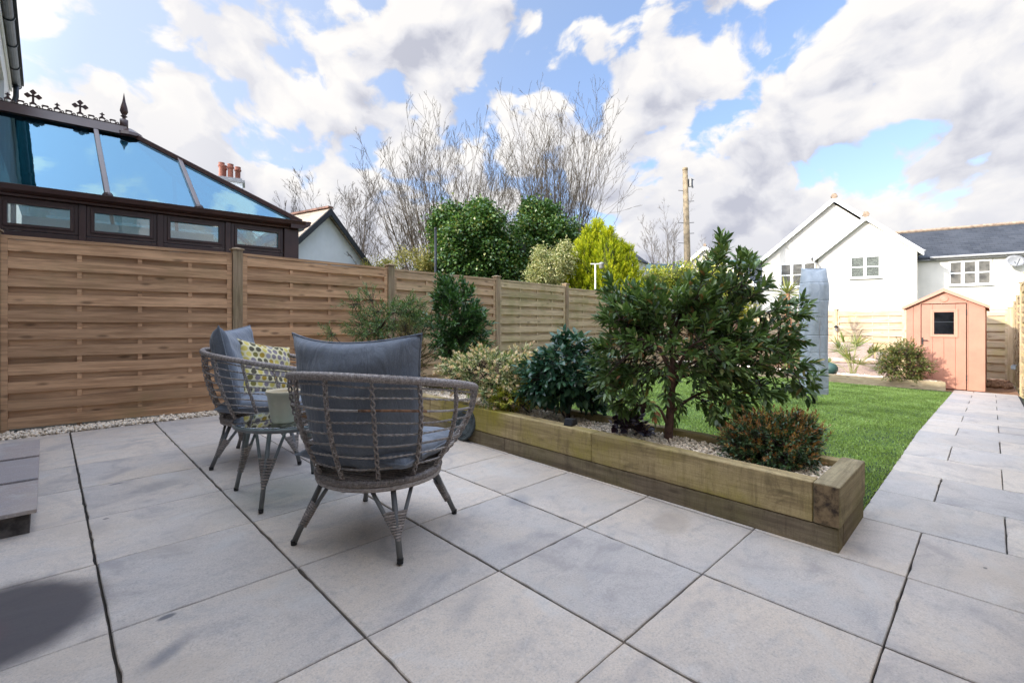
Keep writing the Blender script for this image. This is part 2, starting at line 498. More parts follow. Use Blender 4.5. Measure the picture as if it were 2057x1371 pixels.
# sleeper timber: green and tan above, dark damp lower course
def sleeper(name, axis, base, dark, green, gcol):
    m = woodmat(name, base, dark, axis, green, gcol, knot=True, vary=0.18, gscale=0.8, moss_lo=0.44)
    t = NT(m.node_tree); p = [n for n in t.n if n.type == 'BSDF_PRINCIPLED'][0]
    src = p.inputs['Base Color'].links[0].from_socket
    ps = t.pos()
    blot = t.noise(ps, 6.5, 6, 0.68, 0.6)
    drip = t.noise(t.scale(ps, (26, 26, 3.0)), 1.0, 4, 0.6)
    fleck = t.noise(ps, 120, 3, 0.7)
    saw = t.noise(t.scale(ps, (190, 190, 14)), 1.0, 2, 0.6)
    c = t.mix(t.math('MULTIPLY', t.smooth(blot, 0.50, 0.72), 0.62), src, tuple(q * 0.42 for q in dark))
    c = t.mix(t.math('MULTIPLY', t.smooth(drip, 0.52, 0.74), 0.45), c, tuple(q * 0.5 for q in dark))
    c = t.mix(t.math('MULTIPLY', t.smooth(fleck, 0.5, 0.7), 0.35), c, tuple(q * 0.6 for q in dark))
    c = t.mix(t.math('MULTIPLY', t.smooth(saw, 0.5, 0.7), 0.3), c, tuple(q * 0.6 for q in dark))
    t.put(p.inputs['Base Color'], c)
    b = [n for n in t.n if n.type == 'BUMP'][0]
    t.put(b.inputs['Height'], t.math('ADD', t.math('MULTIPLY', saw, 0.8), t.math('ADD', fleck, t.math('MULTIPLY', blot, 1.5))))
    b.inputs['Strength'].default_value = 0.6
    return m
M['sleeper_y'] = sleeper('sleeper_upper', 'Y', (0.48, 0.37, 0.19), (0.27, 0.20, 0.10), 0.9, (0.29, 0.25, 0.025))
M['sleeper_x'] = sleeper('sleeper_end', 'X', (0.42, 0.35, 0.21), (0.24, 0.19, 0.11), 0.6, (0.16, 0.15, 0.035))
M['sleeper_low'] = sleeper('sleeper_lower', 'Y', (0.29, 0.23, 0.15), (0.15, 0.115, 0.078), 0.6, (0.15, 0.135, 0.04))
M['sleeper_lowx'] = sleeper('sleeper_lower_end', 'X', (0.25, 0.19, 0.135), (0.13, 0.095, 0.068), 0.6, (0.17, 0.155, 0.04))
M['endgrain'] = plain('sleeper_end_grain', (0.24, 0.165, 0.085), 0.85, var=0.25, scale=22, bmp=0.6, col2=(0.035, 0.022, 0.014))

# paving: pale sandstone-look porcelain with drifts of blue and buff, real stains
def paving(name, stains=False, tint=(1, 1, 1)):
    m, t, p, _ = newmat(name)
    ps = t.pos(); r = t.rnd()
    off = t.vmath('ADD', ps, t.comb(t.math('MULTIPLY', r, 31.0), t.math('MULTIPLY', r, 19.0), 0.0))
    a = t.noise(off, 1.5, 4, 0.55, 0.5)
    b = t.noise(t.scale(off, (1, 2.4, 1)), 3.1, 6, 0.6, 0.8)
    fine = t.noise(ps, 140, 3, 0.7)
    mid = t.noise(ps, 26, 5, 0.6)
    cool = (0.45 * tint[0], 0.405 * tint[1], 0.365 * tint[2]); warm = (0.53 * tint[0], 0.445 * tint[1], 0.36 * tint[2])
    grit = t.noise(ps, 330, 2, 0.7)
    c = t.mix(t.smooth(t.math('ADD', a, t.math('MULTIPLY', t.math('SUBTRACT', r, 0.5), 0.26)), 0.30, 0.68), cool, warm)
    c = t.mix(t.math('MULTIPLY', t.smooth(b, 0.50, 0.78), 0.55), c, (0.26, 0.26, 0.265))
    c = t.mix(t.math('MULTIPLY', t.smooth(b, 0.42, 0.25), 0.4), c, (0.56, 0.53, 0.49))
    c = t.mix(t.math('MULTIPLY', t.smooth(mid, 0.48, 0.74), 0.38), c, (0.28, 0.265, 0.25))
    c = t.mix(t.math('MULTIPLY', t.smooth(fine, 0.50, 0.68), 0.42), c, (0.22, 0.215, 0.21))
    c = t.mix(t.math('MULTIPLY', t.smooth(fine, 0.46, 0.32), 0.38), c, (0.62, 0.59, 0.56))
    c = t.mix(t.math('MULTIPLY', t.smooth(grit, 0.55, 0.72), 0.35), c, (0.18, 0.175, 0.17))
    d1 = t.noise(off, 2.3, 5, 0.6, 1.4); d2 = t.noise(t.vmath('ADD', ps, (5, 3, 0)), 1.1, 4, 0.6, 0.8)
    c = t.mix(t.math('MULTIPLY', t.smooth(d1, 0.50, 0.72), 0.6), c, (0.27, 0.245, 0.235))
    c = t.mix(t.math('MULTIPLY', t.smooth(d1, 0.46, 0.30), 0.35), c, (0.48, 0.47, 0.445))
    c = t.mix(t.math('MULTIPLY', t.smooth(d2, 0.54, 0.72), 0.45), c, (0.40, 0.335, 0.27))
    c = t.mix(1.0, c, t.comb(*[t.math('ADD', 0.98, t.math('MULTIPLY', r, 0.14))] * 3), 'MULTIPLY')
    if stains:
        wob = t.noise(ps, 5, 4, 0.6)
        def stain(cx, cy, rx, ry, rot, col, amt, soft=0.35, noi=0.35):
            nonlocal c
            q = t.vmath('SUBTRACT', ps, (cx, cy, 0))
            x, y, z = t.sep(q)
            ca, sa = math.cos(rot), math.sin(rot)
            u = t.math('DIVIDE', t.math('ADD', t.math('MULTIPLY', x, ca), t.math('MULTIPLY', y, sa)), rx)
            v = t.math('DIVIDE', t.math('SUBTRACT', t.math('MULTIPLY', y, ca), t.math('MULTIPLY', x, sa)), ry)
            d = t.math('SQRT', t.math('ADD', t.math('MULTIPLY', u, u), t.math('MULTIPLY', v, v)))
            d = t.math('ADD', d, t.math('MULTIPLY', t.math('SUBTRACT', wob, 0.5), noi))
            c = t.mix(t.math('MULTIPLY', t.smooth(d, 1.0, 1.0 - soft), amt), c, col)
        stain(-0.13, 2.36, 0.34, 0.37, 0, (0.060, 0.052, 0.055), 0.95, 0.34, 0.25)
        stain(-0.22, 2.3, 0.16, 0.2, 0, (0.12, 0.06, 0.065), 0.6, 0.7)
        stain(0.30, 2.02, 0.035, 0.017, 0.1, (0.10, 0.10, 0.11), 0.85, 0.5)
        stain(0.27, 1.80, 0.13, 0.05, 0.6, (0.13, 0.14, 0.16), 0.7, 0.9, 0.8)
        stain(0.31, 3.81, 0.05, 0.02, 0.1, (0.10, 0.10, 0.11), 0.7, 0.6)
        stain(0.22, 3.2, 0.018, 0.012, 0, (0.06, 0.06, 0.07), 0.8, 0.6)
        stain(2.33, 1.18, 0.19, 0.12, 0.3, (0.34, 0.285, 0.23), 0.55, 0.5, 0.4)
        stain(1.95, 1.93, 0.13, 0.09, 0.3, (0.22, 0.22, 0.23), 0.6, 0.8, 0.7)
        stain(0.9, 3.95, 0.28, 0.13, 0.2, (0.24, 0.245, 0.26), 0.5, 0.9, 0.9)
        stain(0.5, 3.6, 0.22, 0.12, 0.4, (0.25, 0.24, 0.23), 0.55, 0.9, 0.9)
        stain(2.9, 0.02, 0.014, 0.009, 0, (0.1, 0.1, 0.1), 0.8, 0.5)
        stain(1.1, 1.35, 0.2, 0.07, 0.5, (0.26, 0.25, 0.25), 0.45, 0.9, 0.9)
    t.put(p.inputs['Base Color'], c)
    t.put(p.inputs['Roughness'], t.math('ADD', 0.52, t.math('MULTIPLY', b, 0.2)))
    p.inputs['Specular IOR Level'].default_value = 0.35
    bump(t, p, t.math('ADD', t.math('MULTIPLY', fine, 0.35), mid), 0.22, 0.004)
    return m
M['patio'] = paving('patio_slab', True)
M['path'] = paving('path_slab', False, (0.96, 1.0, 1.04))
M['step'] = paving('step_slab', False, (0.70, 0.66, 0.69))
M['joint'] = plain('joint_sand', (0.016, 0.014, 0.013), 0.95, scale=1.6, bmp=0.4, col2=(0.07, 0.058, 0.045))
M['soil'] = plain('soil', (0.09, 0.065, 0.045), 0.95, var=0.3, scale=12, bmp=0.8, bscale=40, bdist=0.02)
M['earth'] = plain('orange_earth', (0.40, 0.22, 0.12), 0.95, var=0.25, scale=14, bmp=0.8, bscale=50, bdist=0.02)
M['gravel'] = plain('pale_gravel', (0.84, 0.71, 0.55), 0.8, var=0.06, scale=30, bmp=0.2, rv=0.6)
M['lawn'] = plain('lawn_soil', (0.05, 0.10, 0.02), 0.95, var=0.3, scale=3, bmp=0.5)
M['grass'] = leafmat('grass_blade', [(0, (0.165, 0.245, 0.055)), (0.5, (0.315, 0.43, 0.125)), (0.85, (0.403, 0.559, 0.195)), (1, (0.598, 0.598, 0.312))], 0.6, 0.3, 0.2)
M['terrain'] = plain('field_ground', (0.07, 0.10, 0.03), 0.95, var=0.3, scale=0.2, bmp=0.2)
M['hill'] = plain('hill_fields', (0.085, 0.13, 0.12), 1.0, var=0.35, scale=0.02, bmp=0, spec=0.0, col2=(0.04, 0.075, 0.08))
M['brick_dark'] = plain('dark_brick', (0.10, 0.085, 0.075), 0.9, var=0.3, scale=20, bmp=0.5)

def render_wall(name, col):
    return plain(name, col, 0.85, var=0.07, scale=0.9, bmp=0.25, rv=0.0, bscale=90, bdist=0.004)
M['white_render'] = render_wall('white_render', (0.64, 0.605, 0.54))
M['cottage_render'] = plain('cottage_whitewash', (0.74, 0.76, 0.76), 0.85, var=0.05, scale=2, bmp=0.4, rv=0.0)
M['home_render'] = plain('cream_render', (0.72, 0.70, 0.66), 0.85, var=0.05, scale=2, bmp=0.3, rv=0.0)
M['white_pvc'] = plain('white_pvc', (0.82, 0.82, 0.80), 0.3, var=0.02, bmp=0.02)
M['bargeboard'] = plain('black_bargeboard', (0.02, 0.022, 0.026), 0.55, var=0.2)
M['brown_pvc'] = plain('brown_pvc', (0.062, 0.027, 0.021), 0.32, var=0.12, scale=5, bmp=0.05)
M['gutter'] = plain('grey_gutter', (0.028, 0.035, 0.042), 0.35, var=0.15)
M['gutter_grey'] = plain('pale_gutter', (0.30, 0.30, 0.30), 0.4, var=0.1)
M['terracotta'] = plain('terracotta', (0.34, 0.12, 0.075), 0.8, var=0.2, scale=12)
M['sconce'] = plain('ridge_cap', (0.33, 0.24, 0.17), 0.85, var=0.2)
M['metal_dark'] = plain('dark_metal', (0.025, 0.027, 0.03), 0.4, 0.6)
M['rubber'] = plain('black_rubber', (0.012, 0.012, 0.012), 0.6)

def slate(name, c1, c2, sx, sz, tilt=True):
    m, t, p, _ = newmat(name)
    co = t.objco()
    br = t.node('ShaderNodeTexBrick'); x, y, z = t.sep(co)
    t.put(br.inputs['Vector'], t.comb(x, z, 0))
    br.inputs['Scale'].default_value = 1.0
    br.inputs['Brick Width'].default_value = sx; br.inputs['Row Height'].default_value = sz
    br.inputs['Mortar Size'].default_value = 0.006; br.inputs['Bias'].default_value = 0
    br.inputs['Color1'].default_value = (*c1, 1); br.inputs['Color2'].default_value = (*c2, 1); br.inputs['Mortar'].default_value = (c1[0] * .35, c1[1] * .35, c1[2] * .35, 1)
    n = t.noise(co, 1.2, 5, 0.6)
    c = t.mix(t.math('MULTIPLY', t.smooth(n, 0.4, 0.7), 0.4), br.outputs[0], tuple(q * 1.5 for q in c2))
    t.put(p.inputs['Base Color'], c); p.inputs['Roughness'].default_value = 0.6
    p.inputs['Specular IOR Level'].default_value = 0.25; p.inputs['Roughness'].default_value = 0.75
    bump(t, p, br.outputs['Fac'], -0.5, 0.01)
    return m
M['slate'] = slate('slate_roof', (0.030, 0.034, 0.042), (0.046, 0.050, 0.058), 0.3, 0.11)
M['old_tile'] = slate('old_stone_tiles', (0.24, 0.19, 0.15), (0.34, 0.27, 0.20), 0.28, 0.12)

def glass(name, tint, rough=0.02, see=0.5, spec=0.5, gcol=(1, 1, 1), frk=1.0):
    m, t, p, out = newmat(name)
    gl = t.node('ShaderNodeBsdfGlossy'); gl.inputs['Roughness'].default_value = rough; gl.inputs['Color'].default_value = (*gcol, 1)
    tr = t.node('ShaderNodeBsdfTransparent'); tr.inputs[0].default_value = (*tint, 1)
    fr = t.node('ShaderNodeFresnel'); fr.inputs[0].default_value = 1.5
    n = t.noise(t.objco(), 3, 3)
    bp = t.node('ShaderNodeBump'); bp.inputs['Strength'].default_value = 0.05; bp.inputs['Distance'].default_value = 0.02
    t.put(bp.inputs['Height'], n); t.l.new(bp.outputs[0], gl.inputs['Normal'])
    mx = t.node('ShaderNodeMixShader'); t.put(mx.inputs[0], t.math('ADD', t.math('MULTIPLY', fr.outputs[0], frk), spec * 0.2, clamp=True))
    t.l.new(tr.outputs[0], mx.inputs[1]); t.l.new(gl.outputs[0], mx.inputs[2]); t.l.new(mx.outputs[0], out.inputs[0])
    return m
M['win_glass'] = glass('window_glass', (0.85, 0.9, 0.88), spec=0.5)
M['blue_glass'] = glass('blue_roof_glass', (0.30, 0.54, 0.62), spec=0.55, gcol=(0.17, 0.29, 0.37), frk=0.45)
M['table_glass'] = glass('table_glass', (0.86, 0.94, 0.91), spec=0.35)
M['dark_pane'] = plain('dark_pane', (0.012, 0.013, 0.016), 0.06, var=0.3, scale=4, bmp=0)
M['blind'] = plain('window_blind', (0.22, 0.21, 0.18), 0.7, var=0.15)
M['frosted'] = plain('frosted_pane', (0.15, 0.165, 0.14), 0.25, var=0.35, scale=24, bmp=0.4)
M['curtain'] = plain('curtain_pane', (0.15, 0.14, 0.12), 0.35, var=0.3, scale=3, bmp=0.1)
M['interior'] = plain('room_interior', (0.85, 0.83, 0.76), 0.8, var=0.12, scale=1.2)

M['shed'] = plain('pink_shed_plastic', (0.43, 0.20, 0.135), 0.55, var=0.07, scale=3, bmp=0.15, rv=0.06)
M['shed_trim'] = plain('pink_shed_trim', (0.48, 0.24, 0.165), 0.5, var=0.04, scale=3, bmp=0.1)

def wicker(name, c1, c2):
    m, t, p, _ = newmat(name)
    co = t.objco()
    n = t.noise(t.scale(co, (60, 60, 160)), 1.0, 3, 0.6)
    r = t.rnd()
    c = t.mix(t.smooth(n, 0.35, 0.65), c1, c2)
    c = t.mix(1.0, c, t.comb(*[t.math('ADD', 0.75, t.math('MULTIPLY', r, 0.5))] * 3), 'MULTIPLY')
    t.put(p.inputs['Base Color'], c); p.inputs['Roughness'].default_value = 0.5
    bump(t, p, n, 0.5, 0.002)
    return m
M['wicker'] = wicker('grey_brown_wicker', (0.36, 0.31, 0.275), (0.215, 0.18, 0.16))
M['rod'] = wicker('grey_rod', (0.38, 0.335, 0.30), (0.24, 0.21, 0.185))
M['leg'] = plain('grey_leg_paint', (0.155, 0.155, 0.15), 0.45, var=0.12, bmp=0.08)
M['rust'] = plain('rusty_rod', (0.30, 0.15, 0.075), 0.7, var=0.3, scale=30)
M['table_frame'] = plain('table_frame_paint', (0.17, 0.18, 0.175), 0.42, var=0.12, bmp=0.08)

def fabric(name, c1, c2):
    m, t, p, _ = newmat(name)
    co = t.objco()
    n = t.noise(co, 5, 4, 0.6)
    wv = t.noise(t.scale(co, (1, 1, 0.35)), 320, 2, 0.6)
    fold = t.noise(t.scale(co, (1, 3.0, 0.9)), 5.5, 3, 0.55, 0.7)
    c = t.mix(t.smooth(n, 0.3, 0.7), c1, c2)
    c = t.mix(t.math('MULTIPLY', t.smooth(wv, 0.45, 0.7), 0.3), c, tuple(q * 1.5 for q in c1))
    t.put(p.inputs['Base Color'], c); p.inputs['Roughness'].default_value = 0.92
    p.inputs['Specular IOR Level'].default_value = 0.2
    p.inputs['Sheen Weight'].default_value = 0.25
    bump(t, p, t.math('ADD', t.math('MULTIPLY', fold, 6.0), t.math('MULTIPLY', wv, 0.3)), 0.55, 0.006)
    return m
M['cushion'] = fabric('slate_grey_fabric', (0.20, 0.222, 0.255), (0.15, 0.168, 0.198))

def dotted():
    m, t, p, _ = newmat('dotted_fabric')
    co = t.objco(); x, y, z = t.sep(co)
    # staggered grid of round dots, each with its own colour
    s_ = 0.052
    row = t.math('FLOOR', t.math('DIVIDE', z, s_ * 0.86))
    odd = t.math('MULTIPLY', t.math('MODULO', t.math('ABSOLUTE', row), 2.0), 0.5)
    ux = t.math('ADD', t.math('DIVIDE', y, s_), odd)
    cx = t.math('FLOOR', ux)
    fx = t.math('SUBTRACT', t.math('SUBTRACT', ux, cx), 0.5)
    fz = t.math('SUBTRACT', t.math('SUBTRACT', t.math('DIVIDE', z, s_ * 0.86), row), 0.5)
    d = t.math('SQRT', t.math('ADD', t.math('MULTIPLY', fx, fx), t.math('MULTIPLY', t.math('MULTIPLY', fz, fz), 0.74)))
    wn = t.node('ShaderNodeTexWhiteNoise', noise_dimensions='2D'); t.put(wn.inputs['Vector'], t.comb(cx, row, 0))
    cc = t.ramp(wn.outputs['Value'], [(0, (0.42, 0.27, 0.03)), (0.22, (0.10, 0.085, 0.05)), (0.42, (0.24, 0.20, 0.21)), (0.60, (0.62, 0.50, 0.12)), (0.78, (0.20, 0.17, 0.04)), (0.9, (0.33, 0.29, 0.30))], 'CONSTANT')
    c = t.mix(t.smooth(d, 0.40, 0.36), (0.68, 0.60, 0.36), cc)
    t.put(p.inputs['Base Color'], c); p.inputs['Roughness'].default_value = 0.9
    bump(t, p, t.noise(co, 12, 4), 0.5, 0.01)
    return m
M['dotted'] = dotted()
M['pot'] = plain('sage_glaze', (0.46, 0.43, 0.32), 0.35, var=0.12, scale=10, bmp=0.1, col2=(0.38, 0.37, 0.27))
M['pot_in'] = plain('pot_inner', (0.60, 0.50, 0.33), 0.6)
M['medal'] = plain('verdigris_stone', (0.075, 0.095, 0.10), 0.7, var=0.3, scale=20, bmp=0.4)
M['cover'] = None
m, t, p, _ = newmat('grey_cover_fabric')
co = t.objco()
n = t.noise(t.scale(co, (1, 1, 0.9)), 9, 5, 0.65, 1.2)
x, y, z = t.sep(co)
crease = t.math('PINGPONG', z, 0.115)
t.put(p.inputs['Base Color'], t.mix(t.smooth(n, 0.3, 0.7), (0.37, 0.41, 0.44), (0.29, 0.33, 0.36)))
p.inputs['Roughness'].default_value = 0.75
bump(t, p, t.math('ADD', t.math('MULTIPLY', n, 1.6), t.smooth(crease, 0.0, 0.012, -0.8, 0.0)), 0.45, 0.015)
M['cover'] = m
M['rattan'] = plain('greige_rattan', (0.36, 0.29, 0.25), 0.75, var=0.12, scale=40, bmp=0.4)
M['sofa_cushion'] = plain('pale_cushion', (0.60, 0.45, 0.36), 0.9, var=0.08)
M['bark'] = plain('brown_bark', (0.085, 0.052, 0.038), 0.9, var=0.3, scale=30, bmp=0.6)
M['bark_pale'] = plain('pale_bark', (0.105, 0.08, 0.05), 0.9, var=0.3, scale=6, bmp=0.3, rv=0.6)
M['bark_far'] = plain('greyish_bark', (0.12, 0.10, 0.08), 0.9, var=0.2, scale=6, bmp=0.1, rv=0.6)
M['pole_wood'] = plain('pole_wood', (0.30, 0.23, 0.14), 0.9, var=0.25, scale=4, bmp=0.5)
M['inner_dark'] = plain('leaf_shade_core', (0.020, 0.028, 0.010), 0.95, var=.2, bmp=0.3)  # near-black core colour, painted shade between the leaves
M['inner_gold'] = plain('gold_shade_core', (0.085, 0.10, 0.012), 0.95, var=.25, scale=6, bmp=0.5, bscale=14, bdist=0.05)  # dark core colour, painted shade in the gaps of golden foliage
# leaves
M['lf_tree'] = leafmat('glossy_dark_leaf', [(0, (0.056, 0.106, 0.033)), (0.5, (0.106, 0.175, 0.050)), (0.85, (0.163, 0.250, 0.073)), (0.94, (0.225, 0.300, 0.094)), (1, (0.396, 0.165, 0.075))], 0.38, 0.16, 0.5)
M['lf_cam'] = leafmat('camellia_leaf', [(0, (0.024, 0.073, 0.044)), (0.6, (0.044, 0.109, 0.065)), (1, (0.086, 0.171, 0.077))], 0.24, 0.08, 0.6)
M['lf_bay'] = leafmat('bay_leaf', [(0, (0.034, 0.090, 0.031)), (0.6, (0.062, 0.139, 0.040)), (1, (0.116, 0.217, 0.054))], 0.35, 0.15, 0.5)
M['lf_pieris'] = leafmat('cream_edged_leaf', [(0, (0.098, 0.168, 0.056)), (0.45, (0.182, 0.266, 0.098)), (0.6, (0.532, 0.518, 0.280)), (1, (0.812, 0.728, 0.462))], 0.5, 0.2, 0.3)
M['flower'] = leafmat('cream_flower', [(0, (0.713, 0.517, 0.345)), (0.5, (0.828, 0.690, 0.483)), (1, (0.690, 0.414, 0.287))], 0.7, 0.25, 0.2)
M['lf_brush'] = leafmat('narrow_leaf', [(0, (0.061, 0.122, 0.041)), (0.6, (0.112, 0.204, 0.065)), (1, (0.224, 0.286, 0.102))], 0.5, 0.2, 0.3)
M['lf_brown'] = leafmat('bronze_needle', [(0, (0.120, 0.105, 0.030)), (0.5, (0.195, 0.150, 0.045)), (1, (0.120, 0.180, 0.060))], 0.7, 0.15, 0.2)
M['lf_ab_green'] = leafmat('shrub_green_leaf', [(0, (0.029, 0.064, 0.026)), (0.6, (0.056, 0.109, 0.042)), (1, (0.096, 0.144, 0.040))], 0.3, 0.12, 0.5)
M['lf_ab_red'] = leafmat('shrub_rusty_leaf', [(0, (0.221, 0.088, 0.031)), (0.5, (0.340, 0.145, 0.051)), (1, (0.340, 0.221, 0.060))], 0.45, 0.2, 0.3)
M['lf_purple'] = leafmat('purple_leaf', [(0, (0.023, 0.013, 0.021)), (1, (0.052, 0.023, 0.036))], 0.4, 0.1)
M['lf_ivy'] = leafmat('ivy_leaf', [(0, (0.029, 0.080, 0.020)), (0.5, (0.062, 0.130, 0.029)), (0.85, (0.109, 0.192, 0.041)), (1, (0.274, 0.274, 0.083))], 0.38, 0.15, 0.5)
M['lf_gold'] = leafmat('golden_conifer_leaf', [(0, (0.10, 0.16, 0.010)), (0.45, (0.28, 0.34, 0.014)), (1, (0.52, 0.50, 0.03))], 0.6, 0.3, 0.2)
M['lf_goldhedge'] = leafmat('golden_hedge_leaf', [(0, (0.14, 0.20, 0.02)), (0.5, (0.34, 0.36, 0.04)), (1, (0.60, 0.52, 0.14))], 0.55, 0.3, 0.2)
M['lf_var'] = leafmat('variegated_leaf', [(0, (0.10, 0.15, 0.04)), (0.4, (0.30, 0.32, 0.14)), (1, (0.58, 0.52, 0.28))], 0.5, 0.2, 0.3)
M['lf_yellowscrub'] = leafmat('scrub_leaf', [(0, (0.12, 0.13, 0.04)), (0.5, (0.26, 0.24, 0.07)), (1, (0.36, 0.30, 0.10))], 0.6, 0.25, 0.2)
M['lf_palm'] = leafmat('palm_leaf', [(0, (0.10, 0.14, 0.035)), (0.6, (0.20, 0.24, 0.06)), (1, (0.32, 0.30, 0.10))], 0.45, 0.2, 0.3)
M['lf_bush'] = leafmat('bush_leaf', [(0, (0.06, 0.085, 0.02)), (0.6, (0.12, 0.15, 0.035)), (0.8, (0.16, 0.17, 0.05)), (1, (0.24, 0.13, 0.05))], 0.4, 0.2, 0.4)

# ================================================================== GROUND
def gridsheet(name, x0, x1, y0, y1, nx, ny, zoff, mat, amp=0, kind='structure'):
    mb = MB(); vs = []
    for i in range(nx + 1):
        for j in range(ny + 1):
            x = x0 + (x1 - x0) * i / nx; y = y0 + (y1 - y0) * j / ny
            vs.append((x, y, G(x, y) + zoff + amp * (random.random() - .5)))
    fs = [(i * (ny + 1) + j, (i + 1) * (ny + 1) + j, (i + 1) * (ny + 1) + j + 1, i * (ny + 1) + j + 1) for i in range(nx) for j in range(ny)]
    mb.add(vs, fs, 0.5)
    o = mb.build(name, mat, smooth=True); o['kind'] = kind
    return o
mb = MB(); vs = []
gx = [-900, -200, -60, -20, -8, -4, 0, 3, 6, 9, 12, 15, 18, 20, 26, 40, 80, 200, 900]
gy = [-900, -200, -60, -20, -5, 0, 4, 8, 12, 18, 30, 60, 200, 900]
for x in gx:
    for y in gy: vs.append((x, y, G(x, y) - 0.14))
ny_ = len(gy)
mb.add(vs, [(i * ny_ + j, (i + 1) * ny_ + j, (i + 1) * ny_ + j + 1, i * ny_ + j + 1) for i in range(len(gx) - 1) for j in range(ny_ - 1)], 0.5)
mb.build('terrain', M['terrain'], smooth=True)['kind'] = 'structure'

# hills on the skyline
mb = MB(); vs = []; nseg = 90
for i in range(nseg + 1):
    a = R_(-60 + 210 * i / nseg)
    h = 84 + 10 * math.sin(a * 3.1 + 1) + 7 * math.sin(a * 9 + 2) + 3 * math.sin(a * 23)
    for rr, hh in ((560, -5), (640, h * 0.55), (720, h), (800, h * 0.9), (880, -5)):
        vs.append((math.cos(a) * rr, math.sin(a) * rr, hh))
mb.add(vs, [(i * 5 + j, (i + 1) * 5 + j, (i + 1) * 5 + j + 1, i * 5 + j + 1) for i in range(nseg) for j in range(4)], 0.5)
mb.build('hills', M['hill'], smooth=True)['kind'] = 'structure'

# patio bed + slabs
def slabs(name, cells, mat, th=0.03, zo=0.0):
    mb = MB()
    for (x0, x1, y0, y1) in cells:
        g = random.uniform(0.0016, 0.0034)
        g *= 0.9; x0 += g * 1.7; x1 -= g * 1.7; y0 += g; y1 -= g
        b = 0.003; r = random.random(); dz = random.uniform(-0.0012, 0.0012) + zo
        loop = []; inner = []; ns_ = 12
        cor = [(x0, y0), (x1, y0), (x1, y1), (x0, y1)]
        for q in range(4):
            (ax, ay), (bx_, by_) = cor[q], cor[(q + 1) % 4]
            nx_, ny2 = (ay - by_), (bx_ - ax); ln_ = math.hypot(nx_, ny2); nx_ /= ln_; ny2 /= ln_
            for i_ in range(ns_):
                t_ = i_ / ns_; j_ = (random.uniform(-0.0004, 0.0016) if random.random() > .06 else 0.0045) if i_ else 0.0012
                px1, py1 = ax + (bx_ - ax) * t_ + nx_ * j_, ay + (by_ - ay) * t_ + ny2 * j_
                loop.append((px1, py1))
                cx_, cy_ = (x0 + x1) / 2, (y0 + y1) / 2
                inner.append((px1 + b * (1 if px1 < cx_ else -1) * min(1, abs(px1 - cx_) * 20), py1 + b * (1 if py1 < cy_ else -1) * min(1, abs(py1 - cy_) * 20)))
        m_ = len(loop)
        V = [(p_[0], p_[1], G(*p_) - th) for p_ in loop] + [(p_[0], p_[1], G(*p_) - b + dz) for p_ in loop] + [(p_[0], p_[1], G(*p_) + dz) for p_ in inner]
        F_ = [(i_, (i_ + 1) % m_, m_ + (i_ + 1) % m_, m_ + i_) for i_ in range(m_)] + [(m_ + i_, m_ + (i_ + 1) % m_, 2 * m_ + (i_ + 1) % m_, 2 * m_ + i_) for i_ in range(m_)] + [tuple(range(2 * m_, 3 * m_))]
        mb.add(V, F_, r)
    o = mb.build(name, mat); o['kind'] = 'structure'
    return o
XL = [0.1515 + 0.6 * i for i in range(-1, 6)]
YL = [-0.33] + [2.0487 + 0.6 * j for j in range(-3, 7)]
XL[0] = -0.42
cells = []
for i in range(len(XL) - 1):
    for j in range(len(YL) - 1):
        cells.append((XL[i], XL[i + 1], YL[j], YL[j + 1] if j < len(YL) - 2 else 5.70))
slabs('patio', cells, M['patio'])
cells = []
x = 3.1515; k = 0
while x < 12.3:
    ys = [0.51, -0.05, -0.33] if k % 2 == 0 else [0.51, 0.24, -0.33]
    for a, b in zip(ys, ys[1:]): cells.append((x, min(x + 0.6, 12.5), b, a))
    x += 0.6; k += 1
slabs('garden_path', cells, M['path'])
gridsheet('patio_bed', -0.42, 12.5, -0.36, 0.52, 30, 3, -0.015, M['joint'])
gridsheet('patio_joint_bed', -0.42, 3.14, 0.52, 5.72, 4, 6, -0.015, M['joint'])
# lawn
gridsheet('lawn', 3.175, 12.0, 0.514, 6.3, 40, 24, 0.005, M['lawn'], 0.006)
gridsheet('garden_soil', 12.0, 19.0, -0.36, 7.0, 24, 20, -0.02, M['earth'], 0.03)

# grass blades
n = 330000
gxs = 3.19 + (rng.random(n) ** 1.25) * 8.4; gys = 0.506 + rng.random(n) * 5.6
keep = (gys < 0.62) | (rng.random(n) < np.clip(1.15 - (gxs - 3) / 22, 0.3, 1))
gxs, gys = gxs[keep], gys[keep]; n = len(gxs)
gz = 0.0177 * gys - 0.035 * np.clip(gxs - 6, 0, 14)
clump = 0.5 + 0.5 * np.sin(gxs * 2.1 + np.sin(gys * 1.7) * 2) * np.sin(gys * 2.6 + gxs * .8)
mow = 0.5 + 0.5 * np.sin(gxs * 9.0 + 0.6 * np.sin(gys * 2.0))
hgt = rng.uniform(0.010, 0.026, n) * (0.85 + 0.3 * clump)
wd = 0.0022 + 0.0007 * gxs * rng.uniform(0.6, 1.1, n)
a_ = rng.random(n) * 6.283
side = np.stack([np.cos(a_), np.sin(a_), np.zeros(n)], 1) * wd[:, None]
lean = rng.normal(size=(n, 3)) * 0.45; lean[:, 2] = 1; lean = lean * hgt[:, None]
B = np.stack([gxs, gys, gz], 1)
V = np.stack([B - side, B + side, B + lean], 1).reshape(-1, 3)
patch = np.sin(gxs * 5.3 + gys * 3.1) * np.sin(gys * 6.7 - gxs * 2.3)
rv_ = np.clip(0.25 + 0.25 * clump + 0.10 * mow + 0.18 * patch - 0.06 + rng.normal(size=n) * 0.2, 0, 1)
g = npmesh('grass', V, None, np.arange(3 * n).reshape(-1, 3), np.repeat(rv_, 3), M['grass'])
g['kind'] = 'stuff'

